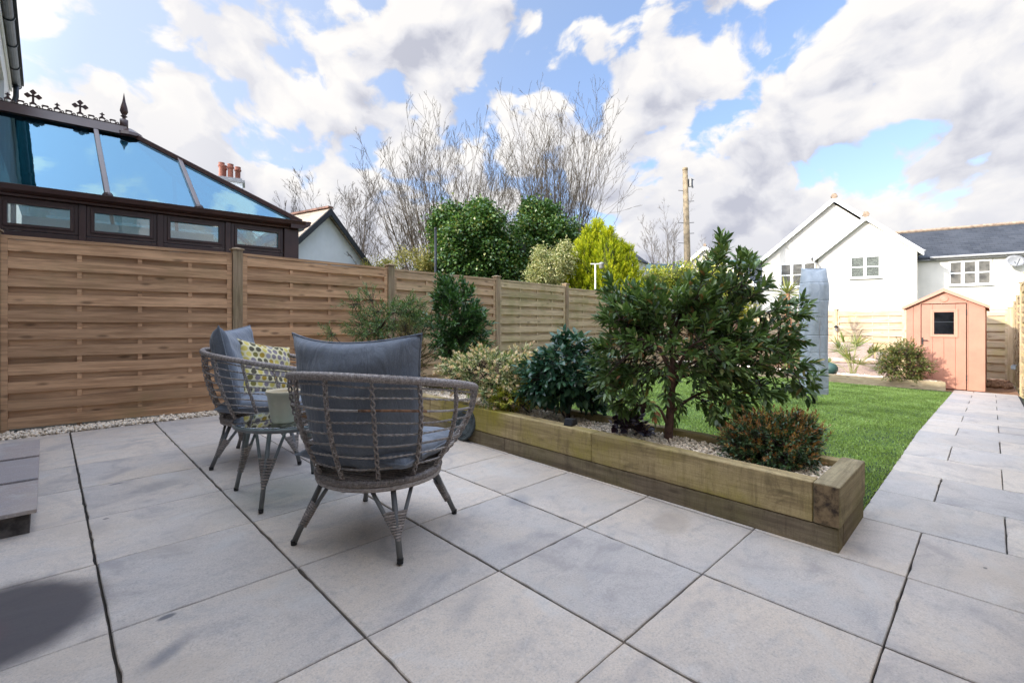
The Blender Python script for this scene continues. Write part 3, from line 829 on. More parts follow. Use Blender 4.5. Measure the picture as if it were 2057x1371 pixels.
# gravel
ico = None
def stones(name, pts, rmin, rmax, mat):
    base = np.array([(1, 0, 0), (-1, 0, 0), (0, 1, 0), (0, -1, 0), (0, 0, 1), (0, 0, -1)], float)
    base = np.concatenate([base, np.array([(a, b, c) for a in (-1, 1) for b in (-1, 1) for c in (-1, 1)]) / 1.732])
    fc = []
    for sx in (0, 1):
        for sy in (2, 3):
            for sz in (4, 5):
                cxn = (0 if sx else 1); # corner idx
                a, b, c = (1 if cxn == 0 else 0), sy, sz
                X = 1 if a == 0 else -1; Y = 1 if b == 2 else -1; Z = 1 if c == 4 else -1
                co_ = 6 + (4 if X > 0 else 0) + (2 if Y > 0 else 0) + (1 if Z > 0 else 0)
                t3 = [(a, b, co_), (b, c, co_), (c, a, co_)]
                if X * Y * Z < 0: t3 = [q[::-1] for q in t3]
                fc += t3
    fc = np.array(fc); n = len(pts)
    sc_ = rng.uniform(rmin, rmax, (n, 1, 1)) * rng.uniform(0.6, 1.25, (n, 1, 3))
    jit = rng.uniform(0.8, 1.15, (n, 14, 1))
    q1 = rdir(n); q2 = unit(np.cross(q1, rdir(n))); q3 = np.cross(q1, q2)
    Rm = np.stack([q1, q2, q3], 1)
    V = np.einsum('nvi,nij->nvj', base[None] * jit * sc_, Rm) + np.asarray(pts)[:, None]
    F = (np.arange(n) * 14)[:, None, None] + fc[None]
    o = npmesh(name, V.reshape(-1, 3), None, F.reshape(-1, 3), np.repeat(rng.random(n), 14), mat)
    o['kind'] = 'stuff'
    return o
n = 3400
px_ = rng.uniform(-0.4, 2.6, n); py_ = rng.uniform(5.705, 5.93, n)
pz_ = 0.0177 * py_ + rng.uniform(-0.01, 0.022, n)
stones('gravel_strip', np.stack([px_, py_, pz_], 1), 0.009, 0.018, M['gravel'])
PZ = 0.265          # gravel level inside the raised bed
n = 9000
px_ = rng.uniform(2.675, 3.09, n); py_ = 0.60 + rng.random(n) ** 1.15 * 5.1
pz_ = 0.0177 * py_ + PZ - 0.02 + rng.uniform(-0.01, 0.012, n)
stones('planter_gravel', np.stack([px_, py_, pz_], 1), 0.007, 0.015, M['gravel'])
n = 2500
px_ = rng.uniform(12.0, 12.35, n); py_ = rng.uniform(0.75, 6.0, n)
pz_ = np.array([G(a, b) for a, b in zip(px_, py_)]) + 0.155
stones('back_planter_gravel', np.stack([px_, py_, pz_], 1), 0.012, 0.025, M['gravel'])
n = 1500
px_ = rng.uniform(14.5, 17.1, n); py_ = rng.uniform(-0.3, 0.6, n)
pz_ = np.array([G(a, b) for a, b in zip(px_, py_)]) + rng.uniform(-0.01, 0.03, n)
stones('earth_clods', np.stack([px_, py_, pz_], 1), 0.012, 0.045, M['earth'])

# ================================================================== FENCES
def fence(name, label, posts, tops, mats, pw=0.095, n_sl=11, base_gap=-0.03, side=1, skip_first_post=False, frame=0.045, capm=None, htot=None):
    """posts: list of (x,y). panels between them. side=+1: viewed from the right-hand side (-normal)"""
    wood, post = mats
    root = thing(name, label, 'fence', (posts[0][0], posts[0][1], 0))
    o0 = Vector((posts[0][0], posts[0][1], 0))
    for i, (a, b) in enumerate(zip(posts, posts[1:])):
        A = Vector((*a, 0)); B = Vector((*b, 0)); d = (B - A); L = d.length; d.normalize()
        ang = math.atan2(d.y, d.x)
        top = tops[i]; zb = G((a[0] + b[0]) / 2, (a[1] + b[1]) / 2) + base_gap
        if htot: zb = max(zb, top - htot)
        mb = MB()
        x0, x1 = pw / 2 + 0.004, L - pw / 2 - 0.004; H_ = top - zb
        fw = frame
        # frame
        mb.box(x0, -0.024, zb, x0 + fw, 0.024, top)
        mb.box(x1 - fw, -0.024, zb, x1, 0.024, top)
        mb.box(x0, -0.028, top - 0.024, x1, 0.028, top + 0.006)
        xi0, xi1 = x0 + fw + 0.001, x1 - fw - 0.001
        pitch = (H_ - 0.03) / n_sl
        hs = pitch * 0.62
        s = side
        for k in range(n_sl):
            zc = top - 0.026 - pitch * (k + 0.34)
            # front slat, bowed slightly between the battens
            m = 18; V = []; wob = random.uniform(-.002, .002); ph = random.random() * 6
            for q in range(m + 1):
                xx = xi0 + (xi1 - xi0) * q / m
                u = q / m * 4 * math.pi
                yy = -s * (0.012 + 0.004 * math.cos(u)) + 0.0
                dz = 0.0025 * math.sin(ph + q * 0.5) + wob
                V += [(xx, yy, zc - hs / 2 + dz), (xx, yy - s * 0.008, zc - hs / 2 + dz), (xx, yy - s * 0.008, zc + hs / 2 + dz), (xx, yy, zc + hs / 2 + dz)]
            fs = []
            for q in range(m):
                b0 = q * 4; c0 = b0 + 4
                fs += [(b0 + 1, c0 + 1, c0 + 2, b0 + 2), (b0 + 2, c0 + 2, c0 + 3, b0 + 3), (b0, b0 + 1, c0 + 1, c0)][::1]
                fs += [(b0 + 3, c0 + 3, c0, b0)]
            mb.add(V, fs)
            # rear slat
            zr = zc - pitch / 2
            if zr - pitch * 0.33 > zb:
                mb.box(xi0, s * 0.008, zr - pitch * 0.36, xi1, s * 0.016, zr + pitch * 0.36)
        for f_ in (0.28, 0.55, 0.80) if L > 1.2 else (0.5,):
            xx = xi0 + (xi1 - xi0) * f_
            mb.box(xx - 0.017, s * 0.006, zb, xx + 0.017, -s * 0.0068, top - 0.026, rnd=0.9)
        p_ = mb.build('fence_panel', (wood[min(i, len(wood) - 1)] if isinstance(wood, list) else wood), root)
        p_.location = A - o0; p_.rotation_euler = (0, 0, ang)
        # trim: skirting at foot
    for i, a in enumerate(posts):
        if skip_first_post and i == 0: continue
        top = max(tops[max(0, i - 1)], tops[min(i, len(tops) - 1)])
        zb = G(*a) - 0.05
        d = Vector(posts[min(i + 1, len(posts) - 1)]) - Vector(posts[max(0, i - 1)])
        ang = math.atan2(d.y, d.x)
        mb = MB(); h = pw / 2
        mb.box(-h, -h, zb, h, h, top + 0.035)
        po = mb.build('post', post, root, bevel=0.004)
        po.location = (a[0] - o0.x, a[1] - o0.y, 0); po.rotation_euler = (0, 0, ang)
        mb = MB(); h2 = h + 0.014; zt = top + 0.036
        mb.add([(-h2, -h2, zt), (h2, -h2, zt), (h2, h2, zt), (-h2, h2, zt), (-h2, -h2, zt + .014), (h2, -h2, zt + .014), (h2, h2, zt + .014), (-h2, h2, zt + .014), (0, 0, zt + .032)],
               [(0, 3, 2, 1), (0, 1, 5, 4), (1, 2, 6, 5), (2, 3, 7, 6), (3, 0, 4, 7), (4, 5, 8), (5, 6, 8), (6, 7, 8), (7, 4, 8)])
        mb.build('post_cap', post, po)
    return root
fence('garden_fence', 'long brown horizontal board fence behind the wicker chairs, with capped posts', [(-0.33, 6.07), (1.50, 5.84), (3.43, 5.92), (5.55, 6.01), (7.55, 6.10), (9.6, 6.20), (11.6, 6.3), (13.6, 6.4), (15.6, 6.5), (17.6, 6.6), (18.95, 6.66)],
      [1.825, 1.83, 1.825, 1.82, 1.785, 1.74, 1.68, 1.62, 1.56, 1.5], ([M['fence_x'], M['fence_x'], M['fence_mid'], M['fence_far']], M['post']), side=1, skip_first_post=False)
# far boundary, sunlit, facing us
bp = [(17.15, -0.33), (17.62, 1.72), (18.03, 3.50), (18.45, 5.2), (18.88, 6.56)]
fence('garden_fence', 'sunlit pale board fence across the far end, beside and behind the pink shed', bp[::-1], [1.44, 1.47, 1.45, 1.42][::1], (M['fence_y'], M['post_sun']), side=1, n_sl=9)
# right-hand boundary
fence('garden_fence', 'greenish board fence at the right edge running back past the shed', [(-0.3, -0.40), (1.6, -0.40), (3.43, -0.40), (5.26, -0.40), (7.09, -0.40), (8.92, -0.40), (10.76, -0.40), (12.59, -0.40), (14.42, -0.40), (16.2, -0.40), (17.05, -0.41)],
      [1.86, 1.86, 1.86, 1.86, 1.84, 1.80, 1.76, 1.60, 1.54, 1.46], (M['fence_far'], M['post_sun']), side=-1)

# ================================================================== OWN HOUSE AND CONSERVATORY
hs_ = thing('terraced_house', 'cream rendered house at the far left edge with grey gutter and downpipe', 'house', (-0.42, 0, 0))
mb = MB()
wx = 0.0
# wall with window openings: build as strips around openings
opens = [(-3.6, -2.4, 0.9, 2.1), (0.5, 2.4, 0.02, 2.15), (3.3, 4.9, 0.12, 2.2), (-3.4, -2.4, 3.3, 4.5), (0.8, 2.2, 3.3, 4.5), (4.2, 5.4, 3.3, 4.5), (8.6, 9.8, 3.2, 4.5), (10.2, 10.9, 3.4, 4.5)]
ys = sorted({-8.0, 11.3, *[o[0] for o in opens], *[o[1] for o in opens]})
zs = sorted({-0.3, 5.02, *[o[2] for o in opens], *[o[3] for o in opens]})
for a, b in zip(ys, ys[1:]):
    zc = -0.3
    cuts = [(o[2], o[3]) for o in opens if o[0] <= a + 1e-6 and o[1] >= b - 1e-6]
    cuts.sort()
    for (c0, c1) in cuts:
        mb.box(-0.25, a, zc, 0, b, c0, 0.5); zc = c1
    mb.box(-0.25, a, zc, 0, b, 5.02, 0.5)
mb.box(-9, -8, -0.3, -0.25, -7.75, 5.02, 0.5); mb.box(-9, 11.05, -0.3, -0.25, 11.3, 5.02, 0.5); mb.box(-9.2, -8, -0.3, -9, 11.3, 5.02, 0.5)
mb.build('wall', M['home_render'], hs_)
mb = MB()
mb.prism([(0.16, -8.1, 5.10), (-4.5, -8.1, 6.98), (-9.4, -8.1, 5.1), (-9.4, -8.1, 5.03), (0.16, -8.1, 5.03)], (0, 19.5, 0), 0.5)
mb.build('roof', M['slate'], hs_)
for (y0_, y1_, z0_, z1_) in opens:
    mb = MB(); fw = 0.06
    mb.box(-0.12, y0_, z0_, -0.05, y0_ + fw, z1_); mb.box(-0.12, y1_ - fw, z0_, -0.05, y1_, z1_)
    mb.box(-0.12, y0_ + fw, z0_, -0.05, y1_ - fw, z0_ + fw); mb.box(-0.12, y0_ + fw, z1_ - fw, -0.05, y1_ - fw, z1_)
    mb.box(-0.118, (y0_ + y1_) / 2 - 0.03, z0_ + fw, -0.052, (y0_ + y1_) / 2 + 0.03, z1_ - fw)
    wf = mb.build('window', M['white_pvc'], hs_)
    mb = MB(); mb.box(-0.095, y0_ + fw, z0_ + fw, -0.085, y1_ - fw, z1_ - fw); mb.build('pane', M['dark_pane'], wf)
# fascia and gutter
mb = MB(); mb.box(0.003, -8, 4.86, 0.03, 11.3, 5.02); mb.build('fascia', M['white_pvc'], hs_, bevel=0.004)
mb = MB()
prof = [(0.075 + 0.055 * math.cos(a), 4.98 + 0.055 * math.sin(a)) for a in [math.pi + i * math.pi / 8 for i in range(9)]]
inn = [(0.075 + 0.048 * math.cos(a), 4.98 + 0.048 * math.sin(a)) for a in [2 * math.pi - i * math.pi / 8 for i in range(9)]]
mb.prism([(x, -8, z) for x, z in prof + inn], (0, 19.25, 0))
for i in range(24):
    y = -7.6 + i * 0.82
    mb.prism([(x * 1.0 + (x - 0.075) * 0.22, y, z + (z - 4.98) * 0.22) for x, z in prof] + [(x, y, z) for x, z in prof[::-1]], (0, 0.03, 0))
gt = mb.build('gutter', M['gutter'], hs_, smooth=False)
mb = MB()
mb.tube([(0.075, 11.15, 4.95), (0.075, 11.15, 4.75), (0.045, 11.15, 4.6), (0.045, 11.15, 0.2)], 0.036, 10)
for z in (4.5, 3.4, 2.3): mb.tube([(0.045, 11.15, z), (0.045, 11.15, z + 0.05)], 0.046, 10)
mb.build('downpipe', M['gutter'], hs_, smooth=True)

# conservatory (Victorian hip end), rotated about -5 degrees, origin at wall/near corner
c0 = Vector((-0.36, 6.765, 0)); cdir = math.atan2(6.50 - 6.765, 2.45 + 0.36)
con = thing('conservatory', 'dark brown conservatory with blue glass hip roof behind the left fence', 'conservatory', c0, cdir)
CL = 2.80; CD = 3.0; RX = 1.00; RY = 1.42; ZE = 2.40; ZR = 3.60
# local: x along wall 0..CL, y depth 0..CD, eave ZE
mb = MB()
mb.box(0, 0.02, 0, CL - 0.02, 0.14, 1.45, 0.4); mb.box(CL - 0.14, 0.14, 0, CL - 0.02, CD - 0.16, 1.45, 0.4)
mb.box(0, CD - 0.14, 0, CL - 0.02, CD - 0.02, 1.45, 0.4)
mb.build('dwarf_wall', M['home_render'], con)
def framewin(parent, p0, ux, wdt, hgt, ft=0.045, depth=0.06, pane=M['win_glass'], inner=True):
    ux = Vector(ux).normalized(); n = ux.cross(Vector((0, 0, 1))); p0 = Vector(p0)
    ang = math.atan2(ux.y, ux.x)
    mb = MB()
    for (a, b, c, d) in ((0, ft, 0, hgt), (wdt - ft, wdt, 0, hgt), (ft, wdt - ft, 0, ft), (ft, wdt - ft, hgt - ft, hgt)):
        mb.box(a, -depth / 2, c, b, depth / 2, d)
    if inner:
        i0 = ft + 0.0005; f2 = 0.03
        for (a, b, c, d) in ((i0, i0 + f2, i0, hgt - i0), (wdt - i0 - f2, wdt - i0, i0, hgt - i0), (i0 + f2, wdt - i0 - f2, i0, i0 + f2), (i0 + f2, wdt - i0 - f2, hgt - i0 - f2, hgt - i0)):
            mb.box(a, -depth / 2 - 0.012, c, b, depth / 2 - 0.012, d)
        ft2 = ft + f2
    else: ft2 = ft
    o = mb.build('window', M['brown_pvc'], parent, bevel=0.003)
    o.location = p0; o.rotation_euler = (0, 0, ang)
    mb = MB(); mb.box(ft2 + .001, -0.004, ft2 + .001, wdt - ft2 - .001, 0.004, hgt - ft2 - .001)
    mb.build('pane', pane, o)
    return o
# eave-height top lights along the long wall
edges = [0.02, 0.60, 1.24, 1.90, 2.62]
ZT0, ZT1 = 1.985, 2.31
for a, b in zip([0.02, 0.665, 1.325, 2.0], [0.605, 1.265, 1.935, 2.60]):
    framewin(con, (a, 0.07, ZT0), (1, 0, 0), b - a, ZT1 - ZT0, ft=0.036)
    framewin(con, (a, 0.07, 1.46), (1, 0, 0), b - a, ZT0 - 1.465, ft=0.05, inner=False)
for k in range(4):
    framewin(con, (CL - 0.08, 0.16 + k * 0.68, 1.46), (0, 1, 0), 0.62, ZT1 - 1.465, ft=0.05, inner=False)
for bx_ in [(x + .001, 0.02, 1.452, x + 0.059, 0.12, ZT1 - .001) for x in (0.605, 1.265, 1.935)] + [(CL - 0.13, y + .001, 1.452, CL - 0.03, y + 0.059, ZT1) for y in (0.78, 1.46, 2.14)]:
    mb = MB(); mb.box(*bx_); mb.build('mullion', M['brown_pvc'], con, bevel=0.004)
for bx_ in ((2.602, 0.0, 1.452, CL - 0.02, 0.158, ZT1), (CL - 0.16, CD - 0.16, 1.452, CL - 0.02, CD, ZT1)):
    mb = MB(); mb.box(*bx_); mb.build('corner_post', M['brown_pvc'], con, bevel=0.004)
# moulded gutter at the eave
mb = MB()
gp = [(-0.10, 0.05), (-0.115, 0.10), (-0.10, 0.105), (-0.04, 0.10), (0.14, 0.10), (0.14, 0.0), (-0.03, 0.0), (-0.035, 0.02), (-0.07, 0.03)]
mb.prism([(-0.1, y, ZT1 + z + 0.001) for y, z in gp], (CL + 0.14, 0, 0))
mb.prism([(CL - y - 0.0, -0.1, ZT1 + z + 0.0015) for y, z in gp], (0, CD + 0.2, 0))
mb.box(0, CD - 0.1, ZT1 + 0.002, CL, CD + 0.1, ZT1 + 0.1)
mb.build('eave_gutter', M['brown_pvc'], con)
# roof glass planes
R0 = Vector((-0.27, RY, ZR)); R1 = Vector((RX, RY, ZR))
E0 = Vector((-0.12, -0.02, ZE + .012)); E1 = Vector((CL, -0.02, ZE + .012)); E2 = Vector((CL, CD, ZE + .012)); E3 = Vector((-0.12, CD, ZE + .012))
th = Vector((0, 0, -0.012))
def pane(poly):
    mb = MB(); mb.prism(poly, th, 0.5); return mb.build('roof_pane', M['blue_glass'], con)
def lerp(a, b, t_): return a.lerp(b, t_)
bars = []
bx = [0.0, 0.62, 1.44]
topx = [0.0, 0.60, 1.24]
B1 = Vector((0.84, -0.02, E0.z)); T1 = Vector((0.68, RY, ZR)); B2 = Vector((1.66, -0.02, E0.z))
hip = R1; T2 = lerp(R1, E1, 0.30)
pane([E0, B1, T1, R0]); pane([B1, B2, T2, R1, T1]); pane([B2, E1, T2])
pane([E1, E2, R1]); pane([E2, E3, R0, R1])
mb = MB()
def bar(a, b, w=0.05, h=0.045): mb.beam(a + Vector((0, 0, 0.012)), b + Vector((0, 0, 0.012)), w, h)
bar(B1, T1); bar(B2, T2)
bar(E1, R1, 0.075, 0.06); bar(E2, R1, 0.07, 0.06)
bar(Vector((CL, 1.0, E0.z)), R1, .045); bar(Vector((CL, 2.0, E0.z)), R1, .045)
bar(Vector((0.86, CD, E0.z)), T1, .045); bar(Vector((1.66, CD, E0.z)), lerp(R1, E2, .3), .045)
for p in (B1, B2): mb.lathe([(0.045, -0.03), (0.05, 0.0), (0.03, 0.03)], p + Vector((0, -0.01, 0.02)), 8)
mb.build('glazing_bar', M['brown_pvc'], con, bevel=0.006)
mb = MB()
mb.prism([(-0.27, RY - 0.14, ZR - 0.07), (-0.27, RY - 0.05, ZR + 0.06), (-0.27, RY + 0.05, ZR + 0.06), (-0.27, RY + 0.14, ZR - 0.07), (-0.27, RY + 0.10, ZR - 0.085), (-0.27, RY - 0.10, ZR - 0.085)], (RX + 0.27, 0, 0))
mb.lathe([(0.04, 0.08), (0.09, 0.05), (0.15, 0.01), (0.17, -0.035), (0.15, -0.06)][::-1], (RX + 0.02, RY, ZR - 0.03), 12)
mb.build('ridge', M['brown_pvc'], con)
# cresting on the ridge
mb = MB()
def flat(poly, y=0.0, th_=0.018):
    poly = [(x0c + (x - x0c) * 1.2, zb + (z - zb) * 1.2) for x, z in poly]
    mb.prism([(x, RY - th_ / 2, z) for x, z in poly], (0, th_, 0))
zb = ZR + 0.078; x0c = -0.235
def ring(cx, cz, rx, rz, t_, n=14):
    for i in range(n):
        a, b = 2 * math.pi * i / n, 2 * math.pi * (i + 1) / n
        flat([(cx + rx * math.cos(a), cz + rz * math.sin(a)), (cx + (rx + t_) * math.cos(a), cz + (rz + t_) * math.sin(a)), (cx + (rx + t_) * math.cos(b), cz + (rz + t_) * math.sin(b)), (cx + rx * math.cos(b), cz + rz * math.sin(b))])
x = -0.235; k = 2
while x < x0c + (RX - 0.10 - x0c) / 1.2:
    tall = k % 4 == 1
    small = k % 4 == 3
    ring(x + 0.03, zb + 0.020, 0.020, 0.014, 0.007)
    ring(x + 0.07, zb + 0.016, 0.006, 0.006, 0.008)
    flat([(x - 0.01, zb), (x + 0.09, zb), (x + 0.09, zb + 0.008), (x - 0.01, zb + 0.008)])
    if tall:
        s_ = 0.062; cx_ = x + 0.03; cz_ = zb + 0.115
        flat([(cx_ - 0.03, zb + 0.035), (cx_ + 0.03, zb + 0.035), (cx_ + 0.009, zb + 0.055), (cx_ + 0.008, cz_), (cx_ - 0.008, cz_), (cx_ - 0.009, zb + 0.055)])
        for dx_, dz_ in ((1, 0), (-1, 0), (0, 1)):
            nx, nz = -dz_, dx_
            P2 = lambda a, b: (cx_ + dx_ * a + nx * b, cz_ + dz_ * a + nz * b)
            flat([P2(0, -0.008), P2(0.018, -0.008), P2(0.040, -0.026), P2(s_, -0.006), P2(s_ + .004, 0.0), P2(s_, 0.006), P2(0.040, 0.026), P2(0.018, 0.008), P2(0, 0.008)])
    elif small:
        cx_ = x + 0.03
        flat([(cx_ - 0.03, zb + 0.035), (cx_ + 0.03, zb + 0.035), (cx_ + 0.008, zb + 0.055), (cx_ + 0.006, zb + 0.07), (cx_ + 0.022, zb + 0.078), (cx_ + 0.008, zb + 0.086), (cx_, zb + 0.102), (cx_ - 0.008, zb + 0.086), (cx_ - 0.022, zb + 0.078), (cx_ - 0.006, zb + 0.07), (cx_ - 0.008, zb + 0.055)])
    else:
        flat([(x + 0.0, zb + 0.036), (x + 0.06, zb + 0.036), (x + 0.05, zb + 0.047), (x + 0.01, zb + 0.047)])
    x += 0.088; k += 1
mb.build('ridge_cresting', M['brown_pvc'], con)
mb = MB()
mb.lathe([(0.045, 0), (0.045, 0.16), (0.02, 0.17), (0.018, 0.19), (0.038, 0.205), (0.02, 0.22), (0.03, 0.235), (0.045, 0.27), (0.036, 0.33), (0.018, 0.40), (0.004, 0.50), (0.001, 0.52)], (RX - 0.03, RY, ZR + 0.0), 16)
mb.build('finial', M['brown_pvc'], con, smooth=True)
# inside: pale floor, and a pale panel added behind the windows to brighten them
mb = MB(); mb.box(0.02, 0.16, 0.1, CL - 0.16, CD - 0.16, 0.14); mb.box(0.1, 0.75, 1.0, CL - 0.9, 0.80, 2.25)
mb.build('floor_and_fill_panel', M['interior'], con)

# ================================================================== NEIGHBOURING BUILDINGS
def gableroof(mb, pts_front, depthvec, th_=0.1):
    pass
# cottage with white gable and black bargeboards
A = at(661, 418, 13.0)                      # apex
az = YAW + R_(59.2)                          # ridge runs back this way
cot = thing('cottage', 'white gabled cottage with black bargeboards beyond the conservatory', 'house', (A.x, A.y, 0), az - math.pi)
# local: +x toward gable outward (front), y sideways ; gable plane x=0, building toward -x ... flip so that ridge extends to -x
cot.rotation_euler = (0, 0, az + math.pi)
za = A.z; hw = 2.5; ze = za - 2.45
mb = MB()
mb.prism([(-0.12, -hw, -1.5), (-0.12, hw, -1.5), (-0.12, hw, ze), (-0.12, 0, za - 0.14), (-0.12, -hw, ze)], (-7, 0, 0), 0.5)
mb.build('wall', M['cottage_render'], cot)
rf = MB()
for s in (-1, 1):
    rf.prism([(0.06, 0, za), (0.06, s * (hw + 0.25), ze - 0.22), (0.06, s * (hw + 0.25), ze - 0.31), (0.06, 0, za - 0.1)][::s], (-7.2, 0, 0), 0.5)
rf.build('roof', M['old_tile'], cot)
mb = MB()
for s in (-1, 1):
    mb.prism([(0.063, 0, za - 0.015), (0.063, s * (hw + 0.27), ze - 0.245), (0.063, s * (hw + 0.27), ze - 0.43), (0.063, 0, za - 0.2)][::s], (0.03, 0, 0), 0.5)
mb.build('bargeboard', M['bargeboard'], cot)
mb = MB(); mb.beam((0.07, 0, za + 0.02), (-7.2, 0, za + 0.02), 0.16, 0.05); mb.build('ridge_tiles', plain('weathered_ridge', (0.20, 0.10, 0.07), 0.85, var=.25, scale=8), cot)

# chimney stack beyond the conservatory
cb = at(462, 385, 17)
ch = thing('chimney', 'white chimney stack with terracotta pots above the conservatory roof', 'chimney', (cb.x, cb.y, 0), YAW + 0.5)
zc = cb.z + 0.28
mb = MB(); mb.box(-0.32, -0.40, zc - 1.7, 0.32, 0.40, zc); mb.build('stack', M['cottage_render'], ch, bevel=0.01)
mb = MB(); mb.box(-0.39, -0.47, zc + .002, 0.39, 0.47, zc + 0.10); mb.box(-0.30, -0.38, zc + 0.102, 0.30, 0.38, zc + 0.17); mb.build('stack_cap', M['gutter_grey'], ch, bevel=0.02)
for (x, y) in ((-0.16, 0.25), (0.15, 0.20), (-0.12, -0.02), (0.12, -0.24)):
    mb = MB(); mb.lathe([(0.10, 0), (0.085, 0.10), (0.085, 0.34), (0.115, 0.36), (0.115, 0.41), (0.09, 0.43), (0.10, 0.50), (0.07, 0.50), (0.07, 0.42)], (x, y, zc + 0.17), 12)
    mb.build('chimney_pot', M['terracotta'], ch)
# low building carrying the stack
mb = MB(); mb.box(-3.2, -0.6, -0.5, 3.0, 6, zc - 1.6, 0.5); mb.build('wall', M['cottage_render'], ch)

# white modern house at the end
HZ = R_(102.3)
P0 = Vector((27.144, 4.135, 0))
hd = Vector((math.cos(HZ), math.sin(HZ), 0))
house = thing('detached_house', 'large white rendered house with two gables and slate roof behind the shed', 'house', P0, HZ + math.pi)
# local frame: x = to the right along the facade, y: local +y = ? (rotation HZ+pi) -> toward the camera is -y*? computed below
nloc = Matrix.Rotation(-(HZ + math.pi), 3, 'Z') @ Vector((-0.977, -0.213, 0))
F = 1 if nloc.y > 0 else -1                  # sign of "toward camera" on local y
def hb(mb, x0, x1, o0_, o1_, z0, z1, rnd=None): mb.box(x0, F * o0_, z0, x1, F * o1_, z1, rnd)
mb = MB()
zg = -1.2
def gable(mb, xl, xr, ze_, za_, o_front, o_back):
    xm = (xl + xr) / 2
    mb.prism([(xl, F * o_front, zg), (xr, F * o_front, zg), (xr, F * o_front, ze_), (xm, F * o_front, za_), (xl, F * o_front, ze_)], (0, F * (o_back - o_front), 0), 0.5)
# gable two (nearer), its roof, gable one, long wing
gable(mb, -1.83, 1.85, 4.30, 5.83, 0.0, -7.0)
gable(mb, -4.32, 1.84, 4.33, 7.03, -0.9, -7.01)
hb(mb, 1.851, 9.5, -1.75, -6.5, zg, 4.05, 0.5)
mb.build('wall', M['white_render'], house)
def roofpair(xl, xr, ze_, za_, of, ob, ov=0.18, th_=0.09):
    xm = (xl + xr) / 2; sl = (za_ - ze_) / (xm - xl)
    mb = MB()
    for s in (-1, 1):
        xe = xm + s * ((xr - xl) / 2 + ov); zed = ze_ - sl * ov
        pl = [(xm, F * of, za_ + 0.16), (xe, F * of, zed + 0.16), (xe, F * of, zed + 0.16 - th_), (xm, F * of, za_ + 0.16 - th_)]
        mb.prism(pl, (0, F * (ob - of), 0), 0.5)
    mb.build('roof', M['slate'], house)
    mb = MB()
    for s in (-1, 1):
        xe = xm + s * ((xr - xl) / 2 + ov + 0.02); zed = ze_ - sl * (ov + 0.02)
        pl = [(xm, F * (of + 0.003), za_ + 0.165), (xe, F * (of + 0.003), zed + 0.165), (xe, F * (of + 0.003), zed - 0.07), (xm, F * (of + 0.003), za_ - 0.07)]
        mb.prism(pl, (0, F * 0.03, 0), 0.5)
        # soffit
        pl2 = [(xm + s * .0, F * (of), za_ + 0.0), (xe - s * .02, F * (of), zed + 0.0), (xe - s * .02, F * (of), zed - 0.03), (xm, F * (of), za_ - 0.03)]
        mb.prism(pl2, (0, -F * (0.18), 0), 0.5)
    mb.build('bargeboard', M['white_pvc'], house)
    mb = MB()
    mb.tube([(xm, F * (of + 0.05), za_ + 0.19), (xm, F * (ob), za_ + 0.19)], 0.085, 6)
    mb.tube([(xm, F * (of + 0.06), za_ + 0.20), (xm, F * (of - 0.25), za_ + 0.20)], 0.14, 6)
    mb.build('ridge_tiles', M['sconce'], house)
roofpair(-1.83, 1.85, 4.30, 5.90, 0.2, -4.2)
roofpair(-4.32, 1.96, 4.38, 7.12, -0.7, -7.0)
# long wing roof
mb = MB()
yr = -1.55
mb.prism([(1.2, F * yr, 4.14), (1.2, F * (yr - 2.5), 5.74), (1.2, F * (yr - 5.2), 4.14), (1.2, F * (yr - 5.2), 4.04), (1.2, F * yr, 4.04)], (8.6, 0, 0), 0.5)
mb.build('roof', M['slate'], house)
mb = MB(); mb.tube([(1.2, F * (yr - 2.5), 5.76), (9.8, F * (yr - 2.5), 5.76)], 0.09, 6); mb.build('ridge_tiles', M['sconce'], house)
mb = MB(); mb.tube([(2.5, F * (yr + 0.06), 4.10), (9.8, F * (yr + 0.06), 4.10)], 0.06, 8); mb.box(1.9, F * (yr - .19), 3.98, 9.6, F * (yr - .01), 4.035)
mb.tube([(-2.08, F * 0.12, 4.26), (-2.08, F * (-0.9), 4.26)], 0.06, 8); mb.tube([(2.08, F * 0.15, 4.26), (2.08, F * (-1.7), 4.26)], 0.06, 8)
mb.tube([(-2.08, F * 0.0, 4.24), (-1.95, F * 0.05, 4.02), (-1.78, F * 0.05, 3.85), (-1.78, F * 0.05, zg)], 0.035, 8)
mb.build('gutter', M['gutter_grey'], house, smooth=True)
